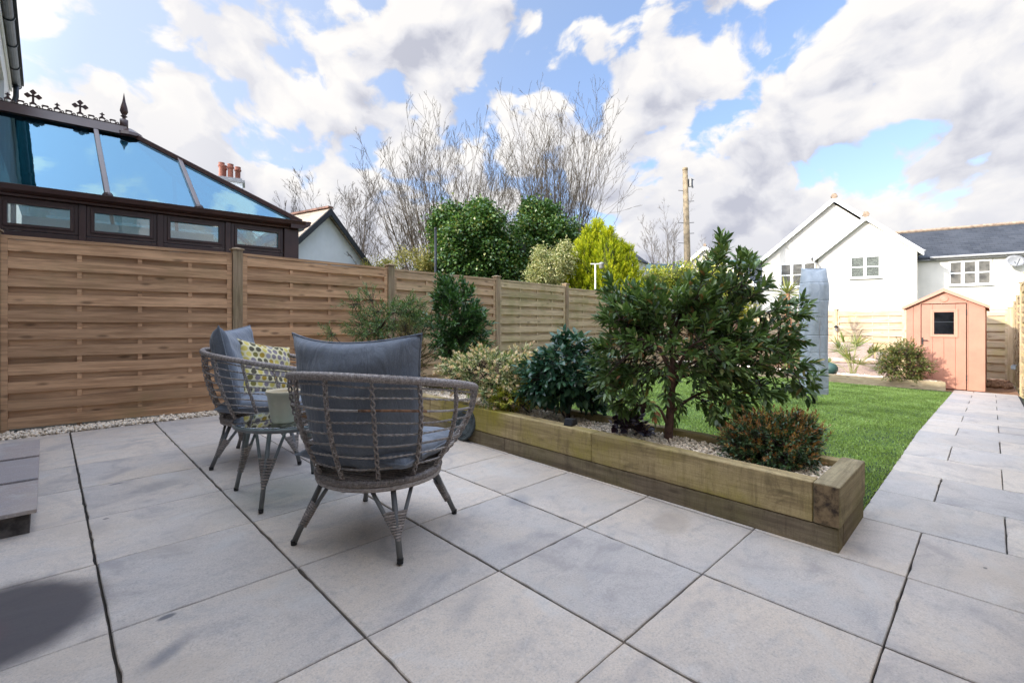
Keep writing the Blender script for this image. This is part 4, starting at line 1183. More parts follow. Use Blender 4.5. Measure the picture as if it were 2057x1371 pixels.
def hwin(x0, x1, z0, z1, off, cols, rows, panem, bars=False):
    mb = MB(); fw = 0.055; y0_ = off + 0.003; y1_ = off + 0.055
    hb(mb, x0, x1, y0_, y1_, z1 - fw, z1); hb(mb, x0, x1, y0_, y1_, z0, z0 + fw)
    hb(mb, x0, x0 + fw, y0_, y1_, z0 + fw, z1 - fw); hb(mb, x1 - fw, x1, y0_, y1_, z0 + fw, z1 - fw)
    cw = (x1 - x0) / cols
    for c in range(1, cols): hb(mb, x0 + cw * c - 0.06, x0 + cw * c + 0.06, y0_, y1_ - .002, z0 + fw, z1 - fw)
    for c in range(cols):
        for r in range(1, rows):
            z = z0 + (z1 - z0) * r / rows
            hb(mb, x0 + cw * c + 0.061, x0 + cw * (c + 1) - 0.061, y0_, y1_ - .01, z - 0.025, z + 0.025)
    hb(mb, x0 - 0.05, x1 + 0.05, y0_, y1_ + 0.06, z0 - 0.06, z0 - 0.002)
    o = mb.build('window', M['white_pvc'], house)
    mb = MB(); hb(mb, x0 + fw, x1 - fw, off + 0.006, off + 0.02, z0 + fw, z1 - fw, 0.5); mb.build('pane', panem, o)
    if bars:
        mb = MB(); k = 0; z = z0 + fw + 0.02
        while z < z1 - fw - 0.02:
            hb(mb, x0 + fw, x1 - fw, off + 0.0205, off + 0.026, z, z + 0.028); z += 0.062
        mb.build('blind', M['blind'], o)
hwin(-0.58, 0.56, 3.20, 4.20, 0.0, 2, 2, M['frosted'])
hwin(3.19, 4.60, 2.82, 3.90, -1.75, 3, 2, M['curtain'])
hwin(-3.50, -1.95, 2.95, 4.16, -0.9, 3, 2, M['dark_pane'], True)
hwin(6.4, 7.8, 2.82, 3.90, -1.75, 3, 2, M['curtain'])
hwin(-3.4, -2.3, 0.2, 1.4, -0.9, 2, 2, M['dark_pane']); hwin(-0.6, 0.6, 0.2, 1.3, 0.0, 2, 2, M['dark_pane'])
dish = Vector((5.25, F * (-1.45), 3.72))
mb = MB(); prof = [(0.001, 0.0), (0.12, 0.01), (0.24, 0.045), (0.33, 0.09), (0.335, 0.10), (0.24, 0.06), (0.12, 0.025), (0.001, 0.012)]
mb.lathe(prof, (0, 0, 0), 20)
d_ = mb.build('satellite_dish', M['gutter_grey'], house, smooth=True); d_.location = dish; d_.rotation_euler = (-F * R_(68), 0, R_(12)); d_.scale = (1, 0.82, 1)
mb = MB(); mb.tube([(0, 0, 0), (0, -0.25, 0.02)], 0.02, 6); mb.tube([(0, -0.3, 0.02), (0, -0.05, 0.4)], 0.012, 6); mb.build('bracket', M['gutter'], d_)

# small white house further off at the left of it
A = at(1416, 494, 40)
h2 = thing('bungalow', 'small distant white gabled house with grey slate roof behind the hedge', 'house', (A.x, A.y, 0), HZ + math.pi + R_(8))
za = A.z; hw = 3.6; ze = za - 3.15
mb = MB(); mb.prism([(-hw, 0, -3), (hw, 0, -3), (hw, 0, ze), (0, 0, za - 0.1), (-hw, 0, ze)], (0, -F * 8, 0), 0.5); mb.build('wall', M['white_render'], h2)
mb = MB()
for s in (-1, 1):
    mb.prism([(0, F * 0.2, za), (s * (hw + .3), F * 0.2, ze - .26), (s * (hw + .3), F * 0.2, ze - .42), (0, F * 0.2, za - .16)], (0, -F * 8.3, 0), 0.5)
mb.build('roof', M['slate'], h2)
mb = MB()
for s in (-1, 1):
    mb.prism([(0, F * .203, za + .02), (s * (hw + .32), F * .203, ze - .25), (s * (hw + .32), F * .203, ze - .6), (0, F * .203, za - .33)], (0, F * .04, 0), 0.5)
mb.build('bargeboard', M['white_pvc'], h2)
mb = MB(); mb.box(2.0, -F * 2.4, -3, 9.5, -F * 8, ze - 0.6, .5); mb.build('wing_wall', M['white_render'], h2)
mb = MB(); mb.prism([(2.0, -F * 2.1, ze - .62), (2.0, -F * 5.0, za - 1.0), (2.0, -F * 8.3, ze - .62)], (7.7, 0, 0), .5); mb.build('wing_roof', M['slate'], h2)
mb = MB(); mb.tube([(0, F * .3, za + .05), (0, -F * 8, za + .05)], 0.13, 6); mb.build('ridge_tiles', M['sconce'], h2)
# a roof corner glimpsed between the ivy and the conifer
A = at(1160, 448, 26)
h3 = thing('far_cottage', 'dark slate roof corner glimpsed between the ivy clad tree and golden conifer', 'house', (A.x, A.y, 0), YAW - 0.6)
mb = MB(); mb.prism([(0, -2.4, A.z - 1.9), (0, 0, A.z), (0, 2.6, A.z - 1.9)], (5, 0, 0), .5); mb.build('roof', M['slate'], h3)
mb = MB(); mb.prism([(0.1, -2.2, -3), (0.1, 2.2, -3), (0.1, 2.2, A.z - 1.85), (0.1, 0, A.z - 0.15), (0.1, -2.2, A.z - 1.85)], (4.8, 0, 0), .5); mb.build('wall', M['cottage_render'], h3)

# ================================================================== SHED
sh = thing('garden_shed', 'salmon pink plastic garden shed with dark window at the path end', 'shed', (12.56, 0.66, G(12.56, 0.66)))
zb_ = G(12.56, 0.66)
hw = 0.575; He = 1.40 - zb_; Hp = 1.72 - zb_; DP = 3.7
mb = MB()
# front wall boards beside and above door (door from y=-0.33 .. 0.33)
dl, dr, dh = 0.335, -0.315, 1.44 - zb_
# left = +y
def boards(y0, y1, z0, z1f, xf=0.0, n=3):
    wds = (y1 - y0) / n
    for i in range(n):
        a = y0 + wds * i + 0.002; b = y0 + wds * (i + 1) - 0.002
        mb.prism([(xf, a, z0), (xf, b, z0), (xf, b, z1f(b)), (xf, a, z1f(a))], (0.03, 0, 0))
zt = lambda y: Hp - 0.03 - (Hp - He) * abs(y) / hw
boards(-hw, dr - 0.012, 0, lambda y: zt(y) - 0.0, n=1)
boards(dl + 0.012, hw, 0, lambda y: zt(y), n=2)
for a, b in ((dr - 0.010, 0.0), (0.0, dl + 0.010)):
    mb.prism([(0.0, a, dh + 0.012), (0.0, b, dh + 0.012), (0.0, b, zt(b)), (0.0, a, zt(a))], (0.03, 0, 0))
# sides and back
for s in (-1, 1):
    for i in range(7):
        x0 = 0.031 + i * (DP - 0.06) / 7
        mb.box(x0 + .002, s * (hw - 0.03), 0, x0 + (DP - 0.06) / 7 - .002, s * hw, zt(hw) - 0.002)
mb.prism([(DP - 0.03, -hw, 0), (DP - 0.03, hw, 0), (DP - 0.03, hw, zt(hw)), (DP - 0.03, 0, zt(0)), (DP - 0.03, -hw, zt(hw))], (0.03, 0, 0))
mb.box(0.035, -hw + .035, 0, DP - .035, hw - .035, 0.02)
mb.build('wall', M['shed'], sh, bevel=0.002)
mb = MB()
for s in (-1, 1):
    mb.prism([(-0.05, 0, Hp + 0.02), (-0.05, s * (hw + 0.05), He - 0.015), (-0.05, s * (hw + 0.05), He - 0.055), (-0.05, 0, Hp - 0.02)], (DP + 0.12, 0, 0))
    for i in range(1, 9):
        pass
mb.build('roof', M['shed_trim'], sh, bevel=0.004)
mb = MB()
for s in (-1, 1): mb.prism([(-0.062, 0, Hp + 0.035), (-0.062, s * (hw + 0.062), He - 0.004), (-0.062, s * (hw + 0.062), He - 0.06), (-0.062, 0, Hp - 0.035)], (0.011, 0, 0))
mb.build('verge_trim', M['shed_trim'], sh)
mb = MB()
wl, wr, wb, wt = 0.145, -0.145, 0.85 - zb_, 1.285 - zb_
nb = 4
ysd = [dr, -0.155, wr, wl, 0.2, dl]
def dbox(a, b, c, d): mb.box(-0.014, a + 0.0015, c, 0.024, b - 0.0015, d)
dbox(dr, -0.165, 0.01, dh); dbox(0.165, dl, 0.01, dh)
dbox(-0.165, 0.0, 0.01, wb); dbox(0.0, 0.165, 0.01, wb); dbox(-0.165, 0.165, wt, dh)
door = mb.build('door', M['shed'], sh, bevel=0.002)
mb = MB()
f_ = 0.035
for (a, b, c, d) in ((wr - .02 - f_, wr - .02, wb - .02, wt + .02), (wl + .02, wl + .02 + f_, wb - .02, wt + .02), (wr - .02 - f_, wl + .02 + f_, wt + .02, wt + .02 + f_), (wr - .02 - f_, wl + .02 + f_, wb - .02 - f_, wb - .02)):
    mb.box(-0.028, a, c, -0.015, b, d)
for (a, b, c, d) in ((wr - .02, wr, wb - .02, wt + .02), (wl, wl + .02, wb - .02, wt + .02), (wr, wl, wt, wt + .02), (wr, wl, wb - .02, wb)):
    mb.box(-0.022, a, c, -0.0145, b, d)
mb.build('window_frame', M['shed_trim'], door, bevel=0.002)
mb = MB(); mb.box(-0.016, wr + .001, wb + .001, -0.010, wl - .001, wt - .001); mb.build('pane', M['dark_pane'], door)
mb = MB(); mb.box(-0.0185, wr + .002, (wb + wt) / 2 + .02, -0.0165, wl - .002, (wb + wt) / 2 + .03); mb.build('glazing_bar', M['gutter'], door)
mb = MB(); mb.box(-0.02, dl - 0.03, 0.86, -0.0145, dl - 0.005, 1.0); mb.tube([(-0.02, dl - 0.018, 0.95), (-0.055, dl - 0.018, 0.95), (-0.058, dl - 0.10, 0.945)], 0.009, 6); mb.build('handle', M['rubber'], door)
for z in (dh - 0.22, 0.18):
    mb = MB(); mb.box(-0.022, dr - 0.010, z, -0.006, dr + 0.004, z + 0.11); mb.build('hinge', M['metal_dark'], door)
mb = MB()
mb.box(-0.012, dr - 0.022, 0, -0.0005, dr - 0.012, dh + .02); mb.box(-0.012, dl + 0.012, 0, -0.0005, dl + 0.022, dh + .02); mb.box(-0.012, dr - .022, dh + .0205, -0.0005, dl + .022, dh + .032)
mb.build('door_surround', M['shed_trim'], sh)
mb = MB(); mb.lathe([(0.062, 0), (0.066, 0.008), (0.05, 0.012), (0.045, 0.006), (0.01, 0.008)], (0, 0, 0), 20)
v_ = mb.build('vent', M['shed_trim'], sh); v_.location = (-0.001, 0, Hp - 0.17); v_.rotation_euler = (0, -R_(90), 0)

# ================================================================== RAISED BED OF SLEEPERS
def gzs(mbv, off=0): return [(x, y, z + G(x, y)) for x, y, z in mbv]
class SB(MB):
    """boxes that follow the fall of the ground"""
    def box(s, x0, y0, z0, x1, y1, z1, rnd=None, m=0, **k):
        b = len(s.v); super().box(x0, y0, z0, x1, y1, z1, rnd, m)
        for i in range(b, len(s.v)):
            x, y, z = s.v[i]; s.v[i] = (x, y, z + 0.0177 * y - 0.035 * max(0, x - 6))
bed = thing('raised_bed', 'long raised bed of mossy green timber sleepers along the patio edge', 'raised bed', (0, 0, 0))
ylist = [0.592, 1.86, 3.70, 5.72]
for a, b in zip(ylist, ylist[1:]):
    mb = SB(); mb.box(2.572, a + 0.001, 0.112, 2.672, b - 0.001, 0.302); mb.build('sleeper', M['sleeper_y'], bed, bevel=0.006)
for a, b in zip([0.490, 2.7, 4.4], [2.7, 4.4, 5.72]):
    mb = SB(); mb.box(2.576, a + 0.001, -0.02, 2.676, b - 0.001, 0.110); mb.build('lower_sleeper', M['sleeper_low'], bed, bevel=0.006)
mb = SB(); mb.box(2.571, 0.484, 0.113, 3.175, 0.590, 0.304); es = mb.build('end_sleeper', M['sleeper_x'], bed, bevel=0.006)
mb = SB(); mb.box(2.5685, 0.4885, 0.118, 2.5705, 0.586, 0.299); mb.build('end_grain', M['endgrain'], es)
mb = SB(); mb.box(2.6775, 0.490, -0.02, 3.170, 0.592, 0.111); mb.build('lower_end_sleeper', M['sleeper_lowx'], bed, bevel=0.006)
for a, b in zip([0.592, 2.6], [2.6, 5.72]):
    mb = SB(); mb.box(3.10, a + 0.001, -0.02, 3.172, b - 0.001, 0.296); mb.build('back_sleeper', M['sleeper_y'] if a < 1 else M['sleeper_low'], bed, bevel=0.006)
mb = SB(); mb.box(2.6775, 0.593, 0.02, 3.099, 5.7, PZ - 0.025); mb.build('soil_fill', M['soil'], bed)

# back bed
bed2 = thing('raised_bed', 'low weathered timber bed across the far end of the lawn', 'raised bed', (0, 0, 0))
M['sleeper_back'] = woodmat('sleeper_back', (0.42, 0.34, 0.22), (0.27, 0.20, 0.13), 'Y', 0.35, (0.2, 0.18, 0.07), moss_lo=0.5)
pts = [(11.90, 0.60), (11.55, 2.55), (11.2, 4.5), (10.95, 6.1)]
def slb(mb, a, b, z0, z1, th_=0.09):
    d = Vector((b[0] - a[0], b[1] - a[1], 0)).normalized(); n = Vector((-d.y, d.x, 0)) * -th_
    q = [Vector((a[0], a[1], G(*a) + z0)), Vector((b[0], b[1], G(*b) + z0)), Vector((b[0], b[1], G(*b) + z1)), Vector((a[0], a[1], G(*a) + z1))]
    mb.prism(q, n)
for a, b in zip(pts, pts[1:]):
    mb = MB(); slb(mb, a, b, -0.03, 0.165); mb.build('sleeper', M['sleeper_back'], bed2, bevel=0.006)
mb = MB(); slb(mb, (12.5, 0.70), (11.995, 0.61), -0.03, 0.163); mb.build('end_sleeper', M['sleeper_back'], bed2, bevel=0.006)
mb = MB(); mb.prism([(12.0, 0.72, G(12, .7) + .12), (12.5, 0.75, G(12.5, .7) + .12), (14.2, 6.2, G(14.2, 6.2) + .12), (11.1, 6.1, G(11, 6) + .12)], (0, 0, -0.1), .5); mb.build('soil_fill', M['soil'], bed2)

# step at the house door
st = thing('doorstep', 'raised purple sandstone step at the left edge of the patio', 'step', (0, 0, 0))
mb = MB()
for a, b in zip([3.20, 3.80, 4.40], [3.80, 4.40, 5.0]):
    mb.box(-0.42, a + .004, 0.098 + G(0, a), -0.03, b - .004, 0.108 + G(0, b), None)
mb.build('tread', M['step'], st, bevel=0.004)
mb = MB(); mb.box(-0.42, 3.235, 0, -0.055, 4.97, 0.152); mb.build('riser', M['brick_dark'], st)

# ================================================================== CHAIRS
def legset(mb_l, mb_w, mb_r, parent, top_r, top_z, foot_r, ang, spread=0.34, tube_r=0.0115, split=0.45, lm=None):
    """one splayed leg with two struts and a woven wrap"""
    d = Vector((math.cos(ang), math.sin(ang), 0)); s = Vector((-d.y, d.x, 0))
    foot = d * foot_r; top = d * top_r + Vector((0, 0, top_z))
    mbx = MB(); mbx.tube([top, foot + Vector((0, 0, 0.012))], [tube_r, tube_r * 1.08], 10)
    mid = top.lerp(foot, split + 0.26)
    for q in (-1, 1):
        e = (Vector((math.cos(ang + q * spread), math.sin(ang + q * spread), 0)) * top_r) + Vector((0, 0, top_z))
        mbx.tube([e, mid.lerp(e, 0.35), mid], [tube_r * .75] * 3, 8)
    leg = mbx.build('leg', lm, parent, smooth=True)
    mbx = MB()
    k = 11
    e1 = Vector((math.cos(ang + spread), math.sin(ang + spread), 0)) * top_r + Vector((0, 0, top_z))
    e2 = Vector((math.cos(ang - spread), math.sin(ang - spread), 0)) * top_r + Vector((0, 0, top_z))
    dn = (top - foot).normalized(); out = s.cross(dn) * (1 if s.cross(dn).dot(d) > 0 else -1)
    for i in range(k):
        u = i / (k - 1) * 0.50
        a = mid.lerp(e1, u); b = mid.lerp(e2, u)
        hw_ = (a - b).length / 2 + tube_r * 0.6; c = (a + b) / 2
        ring_ = []
        for j in range(14):
            an = 2 * math.pi * j / 14
            ring_.append(c + s * (math.cos(an) * hw_) + out * (math.sin(an) * (tube_r + 0.003)) + Vector((0, 0, random.uniform(-.0015, .0015))))
        mbx.tube(ring_, 0.0052, 5, closed=True)
        # filler so that the weave is not see-through
    vs = []
    for u in (0.02, 0.48):
        a = mid.lerp(e1, u); b = mid.lerp(e2, u)
        hw_ = (a - b).length / 2; c = (a + b) / 2
        vs += [c + s * hw_ + out * tube_r * .7, c - s * hw_ + out * tube_r * .7, c - s * hw_ - out * tube_r * .7, c + s * hw_ - out * tube_r * .7]
    mbx.add(vs, [(0, 1, 5, 4), (1, 2, 6, 5), (2, 3, 7, 6), (3, 0, 4, 7)])
    mbx.build('woven_wrap', M['wicker'], leg)
    mbx = MB(); f = foot
    mbx.tube([f + Vector((0, 0, 0.022)) - d * .0, f], [tube_r * 1.15, tube_r * 1.1], 10)
    mbx.build('rubber_foot', M['rubber'], leg)
    return leg

PH = R_(128)
def rimR(ph): return 0.405 + 0.085 * (abs(ph) / PH) ** 3
def rimZ(ph): return 0.80 - 0.125 * (abs(ph) / PH) ** 1.8
RB, ZB = 0.290, 0.335
def shell(ph, u):
    r = RB + (rimR(ph) - RB) * (1 - (1 - u) ** 2.0)
    z = ZB + (rimZ(ph) - ZB) * u
    return Vector((-math.cos(ph) * r, math.sin(ph) * r * 1.0, z))

def pillow(W_, H_, T_, name, mat, parent, loc, rot, seam=0.0, n=30, dip=0.05, bend=0.0, taper=0.0):
    """cushion in its own y-z plane, thickness along x"""
    V = []; fs = []
    for side in (1, -1):
        for i in range(n + 1):
            for j in range(n + 1):
                u = -1 + 2 * i / n; v = -1 + 2 * j / n
                # edges pull in between the corners
                ex = 1 - dip * (1 - v * v) ; ez = 1 - dip * (1 - u * u)
                e = (1 - abs(u) ** 2.6) * (1 - abs(v) ** 2.6)
                th_ = (max(e, 0)) ** 0.42
                wr = 0.012 * math.sin(u * 9 + v * 4 + side) * (abs(u) ** 3 + abs(v) ** 3) * th_ + 0.006 * math.sin(v * 13 + u * 3) * th_
                tp = 1 - taper * max(0, -v) ** 1.2; V.append((side * (th_ * T_ / 2 + wr * (1 if th_ > 0.05 else 0)) + bend * u * u, u * ex * tp * W_ / 2, v * ez * H_ / 2))
    N1 = (n + 1) ** 2
    for i in range(n):
        for j in range(n):
            a = i * (n + 1) + j
            fs.append((a, a + n + 1, a + n + 2, a + 1)); b = a + N1
            fs.append((b, b + 1, b + n + 2, b + n + 1))
    mb = MB(); mb.add(V, fs, 0.5)
    o = mb.build(name, mat, parent, smooth=True)
    bm_ = o.modifiers.new('weld', 'WELD'); bm_.merge_threshold = 0.0006
    o.location = loc; o.rotation_euler = rot
    # piping
    mb = MB(); ed = []
    k = 40
    for q in range(4):
        for i in range(k):
            t_ = -1 + 2 * i / k
            u, v = ((t_, -1), (1, t_), (-t_, 1), (-1, -t_))[q]
            ex = 1 - dip * (1 - v * v); ez = 1 - dip * (1 - u * u)
            ed.append((bend * u * u, u * ex * (1 - taper * max(0, -v) ** 1.2) * W_ / 2, v * ez * H_ / 2))
    mb.tube(ed, 0.0045, 6, closed=True)
    mb.build('piping', mat, o, smooth=True)
    return o

def make_chair(loc, face, label, rusty=True):
    root = thing('basket_chair', label, 'chair', loc, face, 'wicker basket chairs on the patio')
    phs = [PH * (-1 + 2 * i / 60) for i in range(61)]
    rim = [shell(p_, 1.0) for p_ in phs]
    # arm fronts: rim rolls over and down to the seat ring
    mb = MB(); mb.tube(rim, 0.0135, 8)
    mb.helix(rim, 0.0145, 0.0052, 0.024, strands=3, sides=4)
    mb.build('rim', M['wicker'], root, smooth=True)
    for s_ in (-1, 1):
        mb = MB()
        post = [shell(s_ * PH, 1 - i / 14) for i in range(15)]
        mb.tube(post, 0.010, 8); mb.helix(post, 0.012, 0.005, 0.022, strands=2)
        mb.build('arm_front', M['wicker'], root, smooth=True)
    for i, u in enumerate((0.10, 0.22, 0.335, 0.45, 0.56, 0.68, 0.80, 0.90)):
        uu = 0.02 + u * 1.0
        mb = MB()
        pts_ = [shell(p_, uu) + Vector((0, 0, 0.003 * math.sin(p_ * 5 + i))) for p_ in phs]
        if i % 3 == 2 or i == 5:
            mb.tube(pts_, 0.0058, 6)
        else:
            mb.tube(pts_, 0.0036, 6); mb.helix(pts_, 0.0030, 0.0030, 0.05, strands=2, cross=False)
        mb.build('rail', M['rod'], root, smooth=True)
        if i == 5 and rusty:
            mb2 = MB(); q0 = [shell(R_(a), uu) for a in range(-30, 60, 3)] if False else [shell(R_(a), uu) + Vector((0, 0, 0.003 * math.sin(R_(a) * 5 + i))) for a in range(-62, -18, 3)]
            mb2.tube(q0, 0.0061, 6); mb2.build('rust_patch', M['rust'], root, smooth=True)
    for a in (-108, -84, -56, -28, 0, 28, 56, 84, 108):
        mb = MB(); ph = R_(a)
        pts_ = [shell(ph + R_(0.12 * a) * (1 - i / 16.), 0.0 + 0.98 * i / 16) + Vector((-math.cos(ph), math.sin(ph), 0)) * 0.003 for i in range(17)]
        mb.helix(pts_, 0.0075, 0.0042, 0.07, strands=2, sides=5)
        mb.build('rib', M['wicker'], root, smooth=True)
    # lower seat ring with weave
    mb = MB()
    circ = [Vector((math.cos(2 * math.pi * i / 48) * RB, math.sin(2 * math.pi * i / 48) * RB, ZB - 0.045)) for i in range(48)]
    mb.tube(circ, 0.0125, 8, closed=True)
    c2 = [p_ + Vector((0, 0, 0.026)) for p_ in circ]
    mb.helix([q * 1.0 for q in c2], 0.0125, 0.0055, 0.018, strands=2, closed=True)
    mb.tube(c2, 0.010, 8, closed=True)
    sr = mb.build('seat_ring', M['wicker'], root, smooth=True)
    mb = MB()
    for i in range(-9, 10):
        y = i * 0.029; hx = math.sqrt(max(0, RB ** 2 - y * y))
        mb.tube([(-hx, y, ZB - 0.03), (hx, y, ZB - 0.03)], 0.006, 5)
        mb.tube([(y, -hx, ZB - 0.022), (y, hx, ZB - 0.022)], 0.006, 5)
    mb.build('seat_weave', M['wicker'], root)
    for q in (45, 135, 225, 315):
        legset(None, None, None, root, 0.265, ZB - 0.05, 0.392, R_(q), lm=M['leg'], spread=0.36, tube_r=0.0125)
    # seat cushion
    o = pillow(0.58, 0.58, 0.15, 'seat_cushion', M['cushion'], root, (0.035, 0, ZB + 0.075), (0, R_(90), 0), dip=0.03)
    o = pillow(0.69, 0.58, 0.18, 'back_cushion', M['cushion'], root, (-0.245, 0, ZB + 0.34), (0, R_(-10), 0), dip=0.095, bend=0.085, taper=0.16)
    return root
c1 = (1.19, 2.145); c2 = (1.18, 3.81)
make_chair((c1[0], c1[1], G(*c1)), R_(28), 'nearer wicker basket chair seen from behind with its slate cushion against us')
make_chair((c2[0], c2[1], G(*c2)), R_(-31), 'further wicker basket chair side on, holding the yellow dotted cushion', rusty=False)
# dotted scatter cushion in the far chair
dp = pillow(0.50, 0.47, 0.14, 'scatter_cushion', M['dotted'], None, (0, 0, 0), (0, 0, 0), dip=0.09)
tag(dp, 'yellow scatter cushion with brown and grey dots in the further chair', 'cushion')
dp.location = (1.22, 3.97, 0.10 + 0.58); dp.rotation_euler = (R_(-11), R_(-16), R_(-64))

# ================================================================== TABLE AND POT
tc = Vector((1.045, 2.96, G(1.045, 2.96)))
tb = thing('side_table', 'round glass topped side table with splayed grey legs between the chairs', 'table', tc, R_(0))
TR, TZ = 0.300, 0.445
mb = MB(); circ = [(math.cos(2 * math.pi * i / 56) * (TR - .012), math.sin(2 * math.pi * i / 56) * (TR - .012), TZ - 0.022) for i in range(56)]
mb.tube(circ, 0.0135, 8, closed=True); mb.build('top_ring', M['table_frame'], tb, smooth=True)
mb = MB(); mb.lathe([(TR - .003, 0), (TR, 0.0015), (TR, 0.0045), (TR - .003, 0.006)], (0, 0, TZ - 0.008), 64); mb.build('glass_top', M['table_glass'], tb)
mb = MB()
for i in range(-9, 10):
    y = i * 0.029; hx = math.sqrt(max(0, (TR - .015) ** 2 - y * y))
    mb.tube([(-hx, y, TZ - 0.024), (hx, y, TZ - 0.024)], 0.0055, 5)
for i in range(-3, 4):
    y = i * 0.075; hx = math.sqrt(max(0, (TR - .015) ** 2 - y * y)); mb.tube([(y, -hx, TZ - 0.031), (y, hx, TZ - 0.031)], 0.006, 5)
mb.build('woven_shelf', M['wicker'], tb)
for q in (45, 135, 225, 315):
    legset(None, None, None, tb, 0.235, TZ - 0.03, 0.325, R_(q), lm=M['table_frame'], spread=0.36, tube_r=0.0115)
pt = thing('plant_pot', 'empty sage green glazed pot standing on the glass side table', 'plant pot', at(570, 846, 2.72), 0)
pt.location.z = tc.z + TZ - 0.002
mb = MB()
mb.lathe([(0.058, 0.0), (0.062, 0.004), (0.068, 0.03), (0.079, 0.10), (0.086, 0.150), (0.092, 0.158), (0.095, 0.170), (0.094, 0.176)], (0, 0, 0), 40)
mb.f = [f for f in mb.f if len(f) == 4]; mb.m = [0] * len(mb.f)
mb.build('pot_body', M['pot'], pt, smooth=True)
mb = MB(); mb.lathe([(0.0942, 0.1765), (0.092, 0.181), (0.087, 0.181), (0.082, 0.168), (0.074, 0.10), (0.060, 0.02), (0.001, 0.018)], (0, 0, 0), 40); mb.f = [f for f in mb.f if len(f) == 4]; mb.m = [0] * len(mb.f)
mb.build('pot_inside', M['pot_in'], pt, smooth=True)

# medallion leaning on the bed
md = thing('stepping_stone', 'round dark embossed stepping stone leaning against the raised bed', 'stepping stone', (2.565, 3.20, G(2.56, 3.2) + 0.155), 0)
mb = MB()
mb.lathe([(0.148, -0.014), (0.155, -0.009), (0.155, 0.008), (0.150, 0.013), (0.138, 0.013), (0.135, 0.009), (0.118, 0.009), (0.115, 0.014), (0.085, 0.014), (0.082, 0.009), (0.03, 0.009), (0.026, 0.015), (0.004, 0.017)], (0, 0, 0), 48)
for i in range(28):
    a = 2 * math.pi * i / 28
    mb.lathe([(0.007, 0.009), (0.006, 0.013), (0.002, 0.0145)], (0.1265 * math.cos(a), 0.1265 * math.sin(a), 0), 8)
for i in range(12):
    a = 2 * math.pi * i / 12
    mb.tube([(0.035 * math.cos(a), 0.035 * math.sin(a), 0.011), (0.055 * math.cos(a + .25), 0.055 * math.sin(a + .25), 0.014), (0.075 * math.cos(a), 0.075 * math.sin(a), 0.011)], 0.004, 5)
dk = mb.build('stone_disc', M['medal'], md, smooth=False); dk.rotation_euler = (0, R_(-78), 0)

# small solar light clipped on the sleeper
sl_ = thing('solar_light', 'small black solar light on the mossy sleeper edge', 'light', (2.655, 2.10, G(2.65, 2.1) + 0.302), R_(10))
mb = MB(); mb.prism([(-0.045, -0.035, 0), (0.04, -0.035, 0), (0.03, -0.035, 0.045), (-0.02, -0.035, 0.05)], (0, 0.07, 0)); mb.build('housing', M['rubber'], sl_, bevel=0.004)
mb = MB(); mb.prism([(-0.0465, -0.028, 0.006), (-0.0465, 0.028, 0.006), (-0.0235, 0.028, 0.044), (-0.0235, -0.028, 0.044)], (-0.002, 0, 0)); mb.build('solar_panel', M['dark_pane'], sl_)
# small lamp on the far fence post
fl = thing('fence_light', 'tiny black solar light on the far fence post', 'light', (18.0 - 0.09, 3.48, 0.93), R_(15))
mb = MB(); mb.lathe([(0.05, 0), (0.055, 0.03), (0.03, 0.07), (0.01, 0.085)], (0, 0, 0), 12); mb.build('housing', M['rubber'], fl)
mb = MB(); mb.box(-0.02, -0.03, -0.10, 0.03, 0.03, -0.002); mb.build('lens', M['gutter_grey'], fl)
fl2 = thing('fence_light', 'small grey light at the foot of the right fence post by the shed', 'light', (12.5, -0.30, 0.22), 0)
mb = MB(); mb.prism([(0, -0.03, 0), (-0.10, 0.0, 0.02), (-0.07, 0.0, 0.08), (0, -0.03, 0.10)], (0, 0.06, 0)); mb.build('housing', M['gutter'], fl2)

# ================================================================== DRYER IN ITS COVER
dc = Vector((7.27, 1.66, G(7.27, 1.66)))
dr_ = thing('rotary_dryer', 'folded rotary clothes dryer under a pale grey cover on the lawn', 'clothes dryer', dc, YAW)
mb = MB(); mb.tube([(0, 0, -0.02), (0, 0, 1.7)], 0.021, 10); mb.build('pole', M['metal_dark'], dr_, smooth=True)
mb = MB(); V = []; nz, na = 60, 44
z0, z1 = 0.155, 1.80
for i in range(nz + 1):
    t_ = i / nz; z = z0 + (z1 - z0) * t_
    for j in range(na):
        a = 2 * math.pi * j / na
        wx_ = 0.168 + 0.0025 * math.sin(t_ * 17)
        wy_ = 0.10 + 0.015 * math.sin(t_ * 9 + 1)
        fold_ = 1 + 0.06 * math.sin(a * 4 + t_ * 3) + 0.05 * math.sin(a * 7 - t_ * 11) + 0.02 * math.sin(a * 13 + t_ * 37)
        # flattened top closed by a seam with a dip between two peaks
        x_ = math.copysign(abs(math.cos(a)) ** 0.7, math.cos(a)) * wy_ * fold_
        y_ = math.copysign(abs(math.sin(a)) ** 0.75, math.sin(a)) * wx_ * (1 + 0.012 * math.sin(t_ * 23 + a * 2))
        topf = max(0, (t_ - 0.86) / 0.14)
        x_ *= (1 - 0.90 * topf ** 1.5)
        zz = z - topf ** 2 * 0.06 * max(0, 1 - abs(y_ / 0.15)) + topf ** 2 * 0.012 + 0.008 * math.sin(a * 3) * (1 - t_)
        V.append((x_, y_, zz))
fs = [(i * na + j, i * na + (j + 1) % na, (i + 1) * na + (j + 1) % na, (i + 1) * na + j) for i in range(nz) for j in range(na)]
fs.append(tuple(range(nz * na, (nz + 1) * na)))
mb.add(V, fs, 0.5)
cv = mb.build('cover', M['cover'], dr_, smooth=True)
mb = MB()
zz = [z0 + 0.02 + (z1 - z0 - 0.08) * i / 40 for i in range(41)]
mb.tube([(-0.104 - 0.012 * math.sin(i * .5) * 0.3, -0.01 + 0.004 * math.sin(i), z) for i, z in enumerate(zz)][:36], 0.005, 5)
mb.build('zip', M['gutter_grey'], cv)

